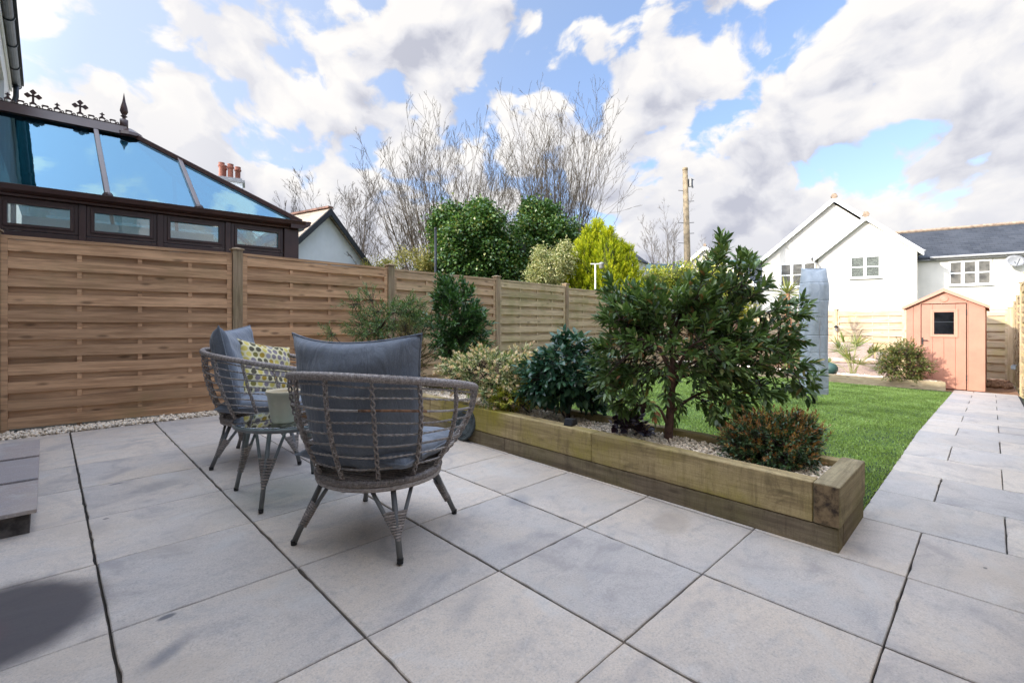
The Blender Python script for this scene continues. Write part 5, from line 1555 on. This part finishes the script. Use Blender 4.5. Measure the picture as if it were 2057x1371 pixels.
# ================================================================== SOFA, BALL, POLE, LAMP POST
so_ = thing('garden_sofa', 'greige rattan corner sofa behind the low bed at the far fence', 'sofa', at(1716, 740, 11.8), R_(105)); so_.location.z = G(14, 3) - 0.0
def sofapart(name, bx_, mat, bev=0.04):
    mb = MB(); mb.box(*bx_); return mb.build(name, mat, so_, bevel=bev)
sofapart('seat_base', (-0.62, -0.30, 0.0, 0.60, 0.42, 0.32), M['rattan'])
sofapart('seat_cushion', (-0.44, -0.26, 0.322, 0.56, 0.40, 0.42), M['sofa_cushion'])
sofapart('arm', (-0.62, -0.30, 0.322, -0.46, 0.42, 0.58), M['rattan'])
sofapart('backrest', (-0.44, -0.50, 0.0, 0.60, -0.32, 0.80), M['rattan'])
bl = MB(); bl.lathe([(0.02, 0), (0.10, 0.03), (0.15, 0.10), (0.15, 0.17), (0.10, 0.24), (0.02, 0.27)], (0, 0, 0), 16)
b_ = bl.build('garden_ball', plain('green_plastic', (0.03, 0.075, 0.065), 0.5), None, smooth=True); b_.location = at(1667, 748, 10.2); b_.location.z = G(12, 2.4) + 0.12
tag(b_, 'dark green rounded garden ornament beside the base of the far bed', 'ornament')

pb = at(1383, 520, 22)
tp = thing('telegraph_pole', 'tall weathered wooden telegraph pole rising above the hedge', 'pole', (pb.x, pb.y, -0.6), 0)
topz = at(1376, 341, 22).z + 0.6
mb = MB(); mb.tube([(0, 0, 0), (0.0, 0.05, topz * 0.5), (0.02, 0.17, topz)], [0.17, 0.15, 0.115], 12); mb.lathe([(0.12, 0), (0.12, 0.12), (0.10, 0.14)], (0.02, 0.17, topz), 12); mb.build('shaft', M['pole_wood'], tp, smooth=True)
mb = MB()
for z, s_ in ((topz - 0.45, 1), (topz - 0.95, -1), (topz - 1.45, 1), (topz - 2.45, -1), (topz - 2.45, 1), (topz - 2.95, 1), (topz - 3.4, -1)):
    mb.tube([(0.02, 0.12, z), (0.02 + s_ * 0.26, 0.12 - s_ * 0.26, z + 0.02)], 0.014, 5)
mb.build('step_bolt', M['metal_dark'], tp)
mb = MB(); mb.box(0.08, -0.10, topz - 0.75, 0.24, 0.10, topz - 0.40); mb.tube([(0.1, -0.12, topz - .72), (0.12, -0.15, topz - 0.85)], 0.04, 6); mb.build('junction_box', M['gutter'], tp)

gp_ = at(875, 575, 10.5)
gpo = thing('metal_pole', 'thin dark metal pole standing behind the fence above the bay tree', 'pole', (gp_.x, gp_.y, 0.1), 0)
mb = MB(); mb.tube([(0, 0, 0), (0, 0, at(875, 460, 10.5).z - 0.1)], 0.028, 8); mb.build('tube', M['metal_dark'], gpo, smooth=True)
mb = MB(); mb.lathe([(0.034, 0), (0.034, 0.03), (0.01, 0.04)], (0, 0, at(875, 460, 10.5).z - 0.1), 8); mb.build('cap', M['metal_dark'], gpo)

lp = at(1196, 585, 12.6)
lpo = thing('lamp_post', 'small white garden lamp post against the golden conifer', 'lamp', (lp.x, lp.y, 0.0), YAW - math.pi / 2)
zt_ = at(1196, 530, 12.6).z
mb = MB(); mb.tube([(0, 0, 0), (0, 0, zt_)], 0.022, 8); mb.box(-0.13, -0.015, zt_ - 0.01, 0.16, 0.015, zt_ + 0.015); mb.build('post', M['white_pvc'], lpo)
mb = MB(); mb.lathe([(0.035, -0.13), (0.06, -0.10), (0.065, -0.02), (0.085, 0.0), (0.06, 0.03), (0.02, 0.05)], (0.16, 0, zt_ + 0.0), 12); mb.build('lantern', M['gutter_grey'], lpo, smooth=True)

# ================================================================== PLANTS IN THE RAISED BED
def bedz(y): return PZ + 0.0177 * y
# --- main tree
tx, ty = 2.98, 1.53
tz = bedz(ty)
tree = thing('evergreen_tree', 'large dark leafed evergreen tree in the raised bed, spreading over the lawn', 'tree', (0, 0, 0))
base = Vector((tx, ty, tz - 0.03))
def tp_(x, y, d=3.2): return at(x, y, d)
trunk = smoothpts([base, tp_(1348, 800, 3.2), tp_(1352, 720, 3.2), tp_(1350, 650, 3.2), tp_(1362, 590, 3.2)], 24)
mb = MB(); mb.tube(trunk, [0.030 - 0.019 * i / 24 for i in range(25)], 9)
limb_ends = [(1245, 640, 3.05, 0.45), (1250, 720, 3.35, 0.35), (1290, 610, 3.3, 0.6), (1400, 600, 3.1, 0.65), (1440, 540, 3.3, 0.7), (1500, 570, 3.25, 0.7), (1600, 620, 3.3, 0.5), (1560, 700, 3.1, 0.45), (1620, 760, 3.2, 0.4), (1480, 790, 3.3, 0.2), (1300, 820, 3.1, 0.12), (1420, 680, 2.9, 0.4), (1350, 615, 3.3, 0.8), (1420, 740, 3.6, 0.3), (1290, 680, 2.9, 0.4)]
limbs = []
for (x, y, d, t0) in limb_ends:
    p0 = trunk[int(t0 * 24)]; p1 = tp_(x, y, d)
    mid_ = p0.lerp(p1, 0.5) + Vector((random.uniform(-.04, .04), random.uniform(-.04, .04), 0.07))
    ln = smoothpts([p0, mid_, p1], 14); limbs.append(ln)
    mb.tube(ln, [0.012 - 0.009 * i / 14 for i in range(15)], 6)
mb.build('trunk', plain('reddish_bark', (0.15, 0.08, 0.06), 0.85, var=.25, scale=30, bmp=0.6), tree, smooth=True)
# leafy twigs: fill the silhouette volumes
blobs = []
def bl_(x, y, d, rx, rz, ry, w_): blobs.append((tp_(x, y, d), (max(rx, 0.02), ry, rz), w_))
px = 3.37e-3
for (x, y, d, rw, rh, rd, w_) in [(1345, 680, 3.2, 105, 55, .24, 1.35), (1285, 700, 3.15, 65, 55, .20, .9), (1410, 710, 3.2, 85, 50, .24, 1.0), (1275, 640, 3.2, 50, 22, .16, .5), (1345, 632, 3.2, 60, 22, .18, .5), (1415, 640, 3.2, 60, 32, .2, .6),
                                  (1245, 760, 3.2, 30, 32, .14, .22), (1315, 765, 3.2, 55, 26, .18, .32), (1450, 765, 3.25, 65, 32, .18, .45), (1385, 800, 3.3, 40, 16, .14, .16), (1290, 800, 3.15, 35, 16, .12, .15), (1475, 685, 3.2, 70, 40, .2, .6), (1535, 725, 3.15, 48, 34, .16, .36), (1555, 675, 3.2, 38, 24, .12, .2), (1450, 600, 3.2, 35, 30, .14, .25)]:
    blobs.append((tp_(x, y, d), (rw * px, rw * px * 0.85, rh * px), w_))
TP, TD, rr = crown_pts(blobs, 480, 0.15)
out = unit(TP - np.array(tp_(1350, 720, 3.2)))
TD = unit(out * 0.9 + TD * 0.3 + np.array([0, 0, 0.22]) + rng.normal(size=TP.shape) * 0.35)
# outlying sprays seen against the sky, the house and the cover
spr = [(1440, 540, 1452, 488), (1425, 560, 1462, 500), (1400, 580, 1436, 520), (1480, 575, 1530, 532), (1470, 590, 1520, 560), (1490, 560, 1512, 516), (1385, 600, 1378, 560), (1500, 600, 1545, 578), (1440, 590, 1490, 540),
       (1300, 600, 1265, 575), (1250, 620, 1215, 590), (1250, 605, 1228, 575), (1240, 650, 1212, 640), (1560, 650, 1615, 600), (1570, 640, 1622, 625), (1550, 660, 1610, 650), (1540, 630, 1590, 605), (1500, 630, 1560, 622), (1530, 690, 1600, 680), (1560, 700, 1618, 690), (1580, 720, 1612, 735),
       (1590, 745, 1640, 772), (1570, 740, 1632, 790), (1560, 760, 1600, 790), (1550, 765, 1570, 800), (1520, 770, 1545, 792), (1470, 790, 1500, 815), (1440, 800, 1486, 838), (1430, 810, 1450, 850), (1430, 790, 1440, 830), (1300, 800, 1262, 835), (1260, 790, 1232, 815), (1230, 740, 1205, 775), (1235, 700, 1208, 700), (1345, 620, 1335, 580), (1400, 600, 1412, 550), (1310, 610, 1300, 575), (1500, 575, 1480, 520), (1460, 545, 1448, 500), (1300, 620, 1270, 598), (1280, 640, 1232, 612)]
SPB = []; SPD = []; SPL = []
for (xa, ya, xb, yb) in spr:
    d0 = random.uniform(3.0, 3.35); a = tp_(xa, ya, d0); b = tp_(xb, yb, d0 + random.uniform(-.12, .12))
    SPB.append(a); SPD.append(b - a); SPL.append((b - a).length)
    for _ in range(2):
        t_ = random.uniform(0.25, 0.75); q = a.lerp(b, t_)
        v = (b - a).normalized() + Vector([random.gauss(0, 0.5) for _ in range(3)])
        SPB.append(q); SPD.append(v); SPL.append(random.uniform(0.07, 0.13))
SPB = np.array([tuple(v) for v in SPB]); SPD = np.array([tuple(v) for v in SPD]); SPL = np.array(SPL)
nearfoot = (((TP[:, :2] - np.array([tx, ty])) ** 2).sum(1) < .16 ** 2) & (TP[:, 2] < .60)
TP, TD = TP[~nearfoot], TD[~nearfoot]
TL = rng.uniform(0.09, 0.19, len(TP))
P1, D1 = twigset(TP, TD, TL, 13, 1.15, 0.4)
P2, D2 = twigset(SPB, SPD, SPL, 15, 1.15, 0.4)
Pa = np.concatenate([P1, P2]); Da = np.concatenate([D1, D2])
cr = leaves('crown', Pa, Da, 0.070, 0.0240, M['lf_tree'], tree, curl=0.12, fold=0.3)
A_ = np.concatenate([TP, SPB]); B_ = np.concatenate([TP + unit(TD) * TL[:, None], SPB + unit(SPD) * SPL[:, None]])
# connect every twig back toward the nearest limb so nothing floats
limbpts = np.array([tuple(p_) for ln in limbs for p_ in ln] + [tuple(p_) for p_ in trunk[6:]])
idx = np.array([np.argmin(((limbpts - a) ** 2).sum(1)) for a in TP])
idx2 = np.array([np.argmin(((limbpts - a) ** 2).sum(1)) for a in SPB])
A2 = np.concatenate([limbpts[idx], limbpts[idx2]]); B2_ = np.concatenate([TP, SPB])
stems('twigs', np.concatenate([A_, A2]), np.concatenate([B_, B2_]), np.r_[np.full(len(A_), .0026), np.full(len(A2), .0040)], np.r_[np.full(len(A_), .0012), np.full(len(A2), .0026)], M['bark'], tree)

def bush(name, label, cat, base, blobs, ntw, k, tl, L, Wd, mat, stem_r=0.012, nst=5, shell_=0.4, up=0.35, spread=(1.1, .4), curl=.15, fold=.25, fat=False, barkm=None, jit=.35, extra=None, hintup=None, group=None, trunk_pts=None):
    root = thing(name, label, cat, (base[0], base[1], base[2]), 0, group)
    o = np.array(base)
    P, D, r = crown_pts(blobs, ntw, shell_)
    cen = np.average(np.array([tuple(b[0]) for b in blobs]), axis=0, weights=[b[2] for b in blobs])
    D = unit(D * .5 + unit(P - cen) * .7 + np.array([0, 0, up]) + rng.normal(size=P.shape) * jit)
    tls = rng.uniform(tl * .7, tl * 1.3, ntw)
    LP, LD = twigset(P, D, tls, k, *spread)
    leaves('foliage', LP - o, LD, L, Wd, mat, root, curl=curl, fold=fold, fat=fat)
    mb = MB(); ends = []
    for i in range(nst):
        c_ = Vector(tuple(blobs[i % len(blobs)][0])) - Vector(base)
        e = c_ + Vector([random.gauss(0, .25) * blobs[i % len(blobs)][1][q] for q in range(3)])
        s0 = Vector((random.uniform(-1, 1) * stem_r * 2, random.uniform(-1, 1) * stem_r * 2, -0.03))
        if trunk_pts: s0 = Vector(trunk_pts[-1])
        pts_ = smoothpts([s0, s0.lerp(e, .5) + Vector((random.gauss(0, .02), random.gauss(0, .02), 0)), e], 8)
        mb.tube(pts_, [stem_r * (1 - .06 * q) * (0.6 if trunk_pts else 1) for q in range(9)], 6); ends += [tuple(q) for q in pts_]
    if trunk_pts: mb.tube(trunk_pts, stem_r, 8)
    mb.build('stem', barkm or M['bark'], root, smooth=True)
    ends = np.array(ends) + o
    idx = np.array([np.argmin(((ends - a) ** 2).sum(1)) for a in P])
    stems('twigs', np.concatenate([ends[idx], P]) - o, np.concatenate([P, P + unit(D) * tls[:, None]]) - o, np.r_[np.full(ntw, .003), np.full(ntw, .0018)], np.r_[np.full(ntw, .0018), np.full(ntw, .001)], barkm or M['bark'], root, sides=3)
    if extra: extra(root, o, P, D, tls)
    return root
def B(x, y, d, rw, rh, w_=1, rd=None):
    m_ = d / FPX
    return (at(x, y, d), (rw * m_, (rd or rw * m_ * .9), rh * m_), w_)

# low rusty shrub at the near end
def redtips(root, o, P, D, tls):
    sel = (P[:, 2] > np.quantile(P[:, 2], .25)) & (rng.random(len(P)) < .5)
    P_, D_, t_ = P[sel], D[sel], tls[sel]
    LP, LD = twigset(P_ + unit(D_) * t_[:, None] * .7, unit(D_ + [0, 0, .5]), t_ * .9, 9, 1.0, .3)
    leaves('new_growth', LP - o, LD, 0.019, 0.006, M['lf_ab_red'], root)
bz = bedz(.92)
bush('shrub', 'low spreading shrub with rusty orange tips at the near end of the raised bed', 'shrub', (2.90, .98, bz), [B(1550, 890, 2.75, 84, 36, 1.3), B(1510, 900, 2.8, 50, 30, .6), B(1597, 880, 2.8, 38, 34, .6), B(1560, 865, 2.85, 70, 22, .6), B(1560, 918, 2.68, 70, 22, .5)], 1500, 8, .055, .026, .0095, M['lf_ab_green'], .006, 8, extra=redtips)
# dark purple heuchera
bush('heuchera', 'dark purple leafed plant under the evergreen tree in the raised bed', 'plant', (2.93, 1.80, bedz(1.8)), [B(1265, 862, 3.35, 34, 20)], 60, 3, .05, .05, .045, M['lf_purple'], .003, 3, fat=True)
# camellia
bush('camellia', 'glossy dark green camellia on thin stems beside the evergreen tree', 'shrub', (2.95, 2.37, bedz(2.37)), [B(1140, 745, 3.8, 78, 46, 1.5), B(1165, 770, 3.8, 50, 30, .6), B(1100, 760, 3.75, 38, 28, .45), B(1150, 700, 3.8, 32, 26, .35), B(1200, 780, 3.8, 32, 28, .35), B(1085, 775, 3.75, 26, 22, .25)], 380, 6, .07, .072, .036, M['lf_cam'], .009, 4, fat=True, up=.1, curl=.25, fold=.35)
# pieris
def blossoms(root, o, P, D, tls):
    sel = rng.random(len(P)) < .6
    P_, D_, t_ = P[sel], D[sel], tls[sel]
    LP, LD = twigset(P_ + unit(D_) * t_[:, None], unit(D_ + [0, 0, -.2]), .045, 12, 1.4, .8)
    leaves('blossom', LP - o, LD, 0.018, 0.013, M['flower'], root, fat=True)
bush('pieris', 'cream edged pieris shrub with pale pink blossom left of the camellia', 'shrub', (2.88, 3.05, bedz(3.05)), [B(975, 745, 4.25, 75, 38, 1.3), B(1040, 770, 4.1, 42, 48, .9), B(925, 750, 4.3, 38, 28, .45), B(1000, 790, 4.05, 45, 30, .6), B(1050, 725, 4.3, 30, 22, .3)], 620, 9, .06, .042, .0125, M['lf_pieris'], .008, 6, extra=blossoms, up=.3)
bush('pieris', 'small plain green shrub below the cream edged pieris', 'shrub', (2.95, 2.75, bedz(2.75)), [B(1030, 800, 3.95, 40, 16), B(1060, 790, 3.95, 20, 18, .5)], 130, 8, .05, .04, .013, M['lf_goldhedge'], .005, 3)
# bay lollipop
bush('bay_tree', 'dense egg shaped bay tree on a thin bare stem in front of the fence', 'tree', (2.92, 4.55, bedz(4.5)), [B(915, 645, 5.15, 52, 62, 1.6), B(925, 680, 5.15, 52, 34, .8), B(905, 600, 5.15, 32, 34, .5), B(910, 700, 5.1, 34, 22, .35), B(893, 575, 5.15, 12, 20, .10), B(950, 650, 5.15, 28, 30, .3)], 620, 8, .085, .062, .021, M['lf_bay'], .008, 6, up=.75, trunk_pts=[(0, 0, -.04), (-.02, .06, .12), (-.03, .12, .22)], jit=.28)
# narrow leafed shrub
bush('bottlebrush', 'airy narrow leafed shrub with arching branches against the fence', 'shrub', (2.90, 5.05, bedz(5)), [B(790, 640, 5.6, 48, 26, 1.0), B(735, 655, 5.6, 36, 22, .5), B(775, 670, 5.5, 62, 18, .6), B(712, 612, 5.6, 22, 6, .14), B(745, 598, 5.6, 12, 22, .16), B(665, 672, 5.5, 14, 8, .10), B(825, 630, 5.6, 26, 22, .35), B(835, 655, 5.4, 14, 18, .2)], 560, 11, .12, .050, .0085, M['lf_brush'], .008, 8, up=.3, jit=.4)
bush('heather', 'bronze green needled shrub between the airy shrub and the bay tree', 'shrub', (2.85, 4.75, bedz(4.7)), [B(822, 700, 5.1, 26, 44, 1), B(835, 730, 5.0, 28, 30, .7), B(812, 660, 5.2, 15, 24, .3)], 420, 12, .07, .020, .0035, M['lf_brown'], .006, 4, up=.9)

# ================================================================== PLANTS IN THE BACK BED
bush('round_bush', 'rounded sunlit bush with bronze tips beside the pink shed', 'shrub', (12.32, 1.15, G(12.3, 1.1) + .12), [B(1812, 728, 9.25, 36, 28, 1.3), B(1835, 735, 9.2, 28, 24, .6), B(1790, 735, 9.25, 24, 22, .5), B(1815, 705, 9.25, 26, 14, .4)], 620, 9, .11, .045, .018, M['lf_bush'], .010, 6)
def spiky(name, label, cat, base, heads, nl, L, Wd, mat, stemm, fan=True, trunk_r=.02):
    root = thing(name, label, cat, base, 0)
    mb = MB(); Pn = []; Dn = []; Ln = []
    for (h, dirv, ln) in heads:
        h = Vector(h); d = Vector(dirv).normalized()
        mb.tube(smoothpts([Vector((0, 0, -.03)) + Vector((h.x * .1, h.y * .1, 0)), Vector((h.x * .35, h.y * .35, h.z * .5)), h], 8), trunk_r, 6)
        s_ = d.cross(Vector((0, 0, 1))); s_ = s_.normalized() if s_.length > .1 else Vector((1, 0, 0)); u_ = s_.cross(d)
        for i in range(nl):
            if fan:
                a = R_(-80 + 160 * i / (nl - 1)); v = d * math.cos(a) + u_ * math.sin(a) * .35 + s_ * math.sin(a)
            else:
                v = Vector([random.gauss(0, 1) for _ in range(3)]).normalized() + d * .55
            Pn.append(tuple(h)); Dn.append(tuple(v)); Ln.append(ln * random.uniform(.8, 1.1))
    mb.build('stem', stemm, root, smooth=True)
    leaves('leaf_blades', np.array(Pn), np.array(Dn), np.array(Ln), Wd, mat, root, curl=.12, fold=.5)
    return root
M['stalk'] = plain('palm_stalk', (0.30, 0.30, 0.12), 0.6)
M['yucca_trunk'] = plain('orange_trunk', (0.45, 0.22, 0.11), 0.9, var=.2, scale=20)
random.seed(11)
heads = []
for i in range(13):
    a = 2 * math.pi * i / 13 + random.uniform(-.2, .2); e = random.uniform(.5, 1.35)
    d = Vector((math.cos(a) * math.cos(e), math.sin(a) * math.cos(e), math.sin(e))); heads.append((d * random.uniform(.38, .75), d, .32))
pb_ = at(1712, 757, 10.4)
spiky('fan_palm', 'small spiky fan palm in the far bed in front of the sofa', 'palm', (pb_.x, pb_.y, G(12.5, 2.0) + .12), heads, 15, .2, .021, M['lf_palm'], M['stalk'], True, .007)
pb_ = at(1590, 745, 11.5)
spiky('yucca', 'yellow green spiky yucca clump at the far bed left of the covered dryer', 'yucca', (pb_.x, pb_.y, G(13, 3.5) + .12), [((.0, 0, .25), (0, 0, 1), .75), ((.05, .05, .15), (0, .2, 1), .6)], 30, .7, .035, M['lf_palm'], M['yucca_trunk'], False, .04)
pb_ = at(1588, 760, 13.5)
zt_ = at(1578, 590, 13.5).z - (G(15, 4))
spiky('cordyline', 'tall cordyline with orange trunk in front of the white house', 'palm', (pb_.x, pb_.y, G(15, 4)), [((.0, .10, zt_), (0, 0, 1), .55)], 60, .5, .035, M['lf_palm'], M['yucca_trunk'], False, .085)

# ================================================================== TREES BEYOND THE FENCE
def bare(name, label, base, nstem, height, spread, r0, seed, mat, levels=3, kids=(7, 6, 4), up=.12, group=None, lean=(0, 0), r_ratio=.42, seg=6):
    rs = np.random.default_rng(seed)
    root = thing(name, label, 'tree', base, 0, group)
    A = []; Bq = []; ra = []; rb = []; lv = []
    def grow(p, d, L, r, level):
        n = seg if level < 2 else 4
        pts_ = [p]; 
        for i in range(n):
            d = unit(d + rs.normal(size=3) * (.03 if level == 0 else .085 if level == 1 else .14) + np.array([0, 0, up * (1.0 if level < 2 else .7)]))
            q = p + d * L / n
            f0 = 1 - .85 * i / n; f1 = 1 - .85 * (i + 1) / n
            A.append(p); Bq.append(q); ra.append(r * f0); rb.append(r * f1); lv.append(level)
            p = q; pts_.append((p, d, r * f1, (i + 1) / n))
        if level < levels:
            for k in range(kids[level]):
                t_ = rs.uniform(.22, .97)
                j = min(int(t_ * n), n - 1); p_, d_, r_, _ = pts_[j + 1]
                s_ = unit(np.cross(d_, rs.normal(size=3)))
                ang = rs.uniform(.3, .68)
                grow(p_, unit(d_ * math.cos(ang) + s_ * math.sin(ang)), L * (1 - .55 * t_) * rs.uniform(.35, .6), max(r_ * .55, r * .13), level + 1)
    for s in range(nstem):
        a = (s * 2.39996 + rs.random() * .4) if nstem > 1 else 0; m_ = spread * math.sqrt((s + .5) / nstem)
        d = unit(np.array([math.cos(a) * m_ + lean[0], math.sin(a) * m_ + lean[1], 1.0]))
        grow(np.array([math.cos(a), math.sin(a), 0]) * .25 * m_, d, height * rs.uniform(.72, 1.0) * (1 - .18 * m_), r0 * rs.uniform(.7, 1.1), 0)
    A = np.array(A); Bq = np.array(Bq); ra = np.array(ra); rb = np.array(rb); lv = np.array(lv)
    ra = np.maximum(ra, .0055); rb = np.maximum(rb, .0038)
    sel = lv == 0
    stems('trunk', A[sel], Bq[sel], ra[sel], rb[sel], mat, root, 6)
    stems('crown', A[~sel], Bq[~sel], ra[~sel], rb[~sel], mat, root, 3)
    return root
b1 = at(905, 560, 17.5)
bare('bare_tree', 'tall bare multi stemmed tree rising out of the left ivy mass', (b1.x, b1.y, .3), 60, 7.4, .80, .042, 3, M['bark_pale'], 3, (8, 4, 2), group='bare winter trees')
b2 = at(1115, 560, 19.5)
bare('bare_tree', 'tall bare tree behind the right ivy mass, its twigs reaching highest to the right', (b2.x, b2.y, .3), 30, 8.7, .38, .050, 5, M['bark_pale'], 3, (10, 5, 2), group='bare winter trees')
b3 = at(700, 560, 19)
bare('bare_tree', 'fine bare tree behind the white cottage gable', (b3.x, b3.y, 0), 12, 6.6, .9, .06, 8, M['bark_far'], 3, (10, 7, 4), group='bare winter trees')
b4 = at(800, 560, 15)
bare('bare_tree', 'tangle of low pale bare branches between cottage and ivy', (b4.x, b4.y, .3), 16, 3.6, 1.3, .035, 9, M['bark_pale'], 3, (8, 6, 3), up=.02, group='bare winter trees')
b5 = at(1345, 560, 30)
bare('bare_tree', 'small distant bare tree left of the telegraph pole', (b5.x, b5.y, -.8), 7, 8.6, .7, .11, 12, M['bark_far'], 3, (10, 8, 4), group='bare winter trees')

def leafmass(name, label, cat, depth, blobs, n, L, Wd, mat, base_xy, group=None, core=True, upb=0.0, jit=.8, trunk=.08):
    bxy = at(base_xy[0], base_xy[1], depth)
    root = thing(name, label, cat, (bxy.x, bxy.y, 0), 0, group)
    o = np.array([bxy.x, bxy.y, 0])
    bb = [B(x, y, depth + dd, rw, rh, w_) for (x, y, dd, rw, rh, w_) in blobs]
    sub = []
    for (c_, r_, w_) in bb:
        for _ in range(9):
            d_ = Vector([random.gauss(0, 1) for _ in range(3)]).normalized(); f_ = random.uniform(.25, .6)
            sub.append((c_ + Vector((d_.x * r_[0], d_.y * r_[1], d_.z * r_[2])) * .95, (r_[0] * f_, r_[1] * f_, r_[2] * f_), w_ * .12))
    bb0 = bb; bb = bb + sub
    # many small clumps on the blob surfaces give light and dark lobes
    nc = max(40, n // 60)
    CP, CDd, _ = crown_pts(bb, nc, .75)
    ch = rng.integers(0, nc, n); cr_ = L * 2.6
    P = CP[ch] + rng.normal(size=(n, 3)) * cr_ * .55
    D = unit(CDd[ch] * .8 + rng.normal(size=(n, 3)) * jit + np.array([0, 0, upb]))
    leaves('foliage', P - o, D, L, Wd, mat, root, curl=.1, fold=.2, fat=True)
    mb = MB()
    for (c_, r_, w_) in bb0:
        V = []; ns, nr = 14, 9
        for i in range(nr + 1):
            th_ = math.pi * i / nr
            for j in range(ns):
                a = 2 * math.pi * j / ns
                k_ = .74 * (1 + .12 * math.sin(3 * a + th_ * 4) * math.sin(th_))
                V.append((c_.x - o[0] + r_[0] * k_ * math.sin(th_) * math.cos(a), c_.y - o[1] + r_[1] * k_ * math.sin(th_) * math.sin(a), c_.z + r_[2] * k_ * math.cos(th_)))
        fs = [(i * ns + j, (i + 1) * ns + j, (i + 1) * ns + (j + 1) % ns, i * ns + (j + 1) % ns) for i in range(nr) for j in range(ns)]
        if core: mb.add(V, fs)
    if core: mb.build('shade_core', M['inner_gold'] if mat is M['lf_goldhedge'] else M['inner_dark'], root, smooth=True)  # solid core added to stop light passing through, coloured as inner shade
    mb = MB(); c_ = bb[0][0] - Vector(tuple(o)); mb.tube([(0, 0, -.6), (0.05, 0, c_.z * .5), (c_.x, c_.y, c_.z)], [trunk, trunk * .8, trunk * .5], 8)
    mb.build('trunk', M['bark'], root, smooth=True)
    return root
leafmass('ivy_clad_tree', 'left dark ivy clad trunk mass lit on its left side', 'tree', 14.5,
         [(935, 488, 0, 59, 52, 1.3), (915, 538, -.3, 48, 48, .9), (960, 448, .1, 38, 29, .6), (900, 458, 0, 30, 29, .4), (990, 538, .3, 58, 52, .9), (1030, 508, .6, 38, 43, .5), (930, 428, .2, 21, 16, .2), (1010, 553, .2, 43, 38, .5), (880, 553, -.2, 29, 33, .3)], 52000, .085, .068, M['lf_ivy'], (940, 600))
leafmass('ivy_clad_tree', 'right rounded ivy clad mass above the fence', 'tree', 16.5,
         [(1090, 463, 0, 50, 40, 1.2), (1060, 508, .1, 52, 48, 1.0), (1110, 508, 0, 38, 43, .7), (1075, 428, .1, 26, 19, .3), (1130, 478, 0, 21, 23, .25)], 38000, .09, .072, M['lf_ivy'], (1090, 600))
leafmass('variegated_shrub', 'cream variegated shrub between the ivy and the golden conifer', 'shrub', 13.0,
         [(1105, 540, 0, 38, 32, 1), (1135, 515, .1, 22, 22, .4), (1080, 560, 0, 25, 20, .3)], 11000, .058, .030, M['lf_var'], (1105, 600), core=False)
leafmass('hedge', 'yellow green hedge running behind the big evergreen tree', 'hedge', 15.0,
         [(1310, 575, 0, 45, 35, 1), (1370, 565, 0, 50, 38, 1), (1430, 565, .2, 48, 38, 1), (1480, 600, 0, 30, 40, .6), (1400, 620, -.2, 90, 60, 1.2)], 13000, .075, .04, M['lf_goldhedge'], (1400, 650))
leafmass('scrub_bush', 'pale yellow scrubby bush behind the fence left of the ivy', 'shrub', 13.5,
         [(815, 535, 0, 42, 28, 1), (770, 545, .2, 40, 20, .6), (850, 520, .1, 20, 30, .5), (735, 550, .2, 25, 14, .3)], 5200, .06, .028, M['lf_yellowscrub'], (815, 600), core=False, jit=1.0, trunk=.03)

# golden conifer: upright flame-like sprays over several pointed tops
def conifer(label, depth, peaks, n, ):
    bxy = at(1205, 600, depth); o = np.array([bxy.x, bxy.y, 0.0])
    root = thing('golden_conifer', label, 'tree', (bxy.x, bxy.y, 0), 0)
    m_ = depth / FPX
    Ps = []; Ds = []; mb = MB()
    for (x, ytop, ybot, rw, w_) in peaks:
        c_ = at(x, ybot, depth + random.uniform(-.5, .4)); h = (ybot - ytop) * m_; k = int(n * w_)
        t_ = rng.random(k) ** 1.15
        rw = rw * 1.18; prof = np.clip(1 - t_ ** 1.7, 0.02, 1) ** .85 * rw * m_
        a = rng.random(k) * 6.283
        lum = 1 + .26 * np.sin(a * 4 + t_ * 11) + .16 * np.sin(a * 9 - t_ * 19)
        rr_ = prof * lum * rng.uniform(.76, 1.22, k)
        Ps.append(np.stack([c_.x + np.cos(a) * rr_, c_.y + np.sin(a) * rr_, c_.z + t_ * h], 1))
        Ds.append(np.stack([np.cos(a) * .55, np.sin(a) * .55, np.full(k, 1.0)], 1) + rng.normal(size=(k, 3)) * .25)
        pr = [(max(.002, (1 - (i / 12) ** 1.7) ** .85 * rw * m_ * .78), i / 12 * h) for i in range(13)]
        pr = [(q * .86, z) for q, z in pr]; mb.lathe(pr, (c_.x - o[0], c_.y - o[1], c_.z), 16)
    P = np.concatenate(Ps); D = unit(np.concatenate(Ds))
    LP, LD = twigset(P, D, .19, 9, .75, .25)
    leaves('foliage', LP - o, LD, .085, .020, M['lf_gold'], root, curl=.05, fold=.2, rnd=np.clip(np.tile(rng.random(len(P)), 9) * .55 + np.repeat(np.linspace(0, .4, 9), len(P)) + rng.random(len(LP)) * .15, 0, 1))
    mb.build('shade_core', M['inner_gold'], root, smooth=True)  # added solid core, its dark colour stands for shade between sprays
    mb = MB(); mb.tube([(0, 0, -.6), (0, 0, 2.6)], [.12, .06], 8); mb.build('trunk', M['bark'], root)
conifer('bright golden yellow conifer rising above the fence', 13.6, [(1200, 452, 650, 40, 1.0), (1165, 490, 650, 34, .7), (1182, 468, 650, 30, .6), (1222, 474, 650, 32, .7), (1243, 488, 650, 30, .6), (1262, 506, 650, 22, .5), (1146, 526, 650, 22, .4), (1195, 520, 650, 52, .7), (1238, 530, 650, 42, .6), (1158, 545, 650, 30, .4)], 1250)
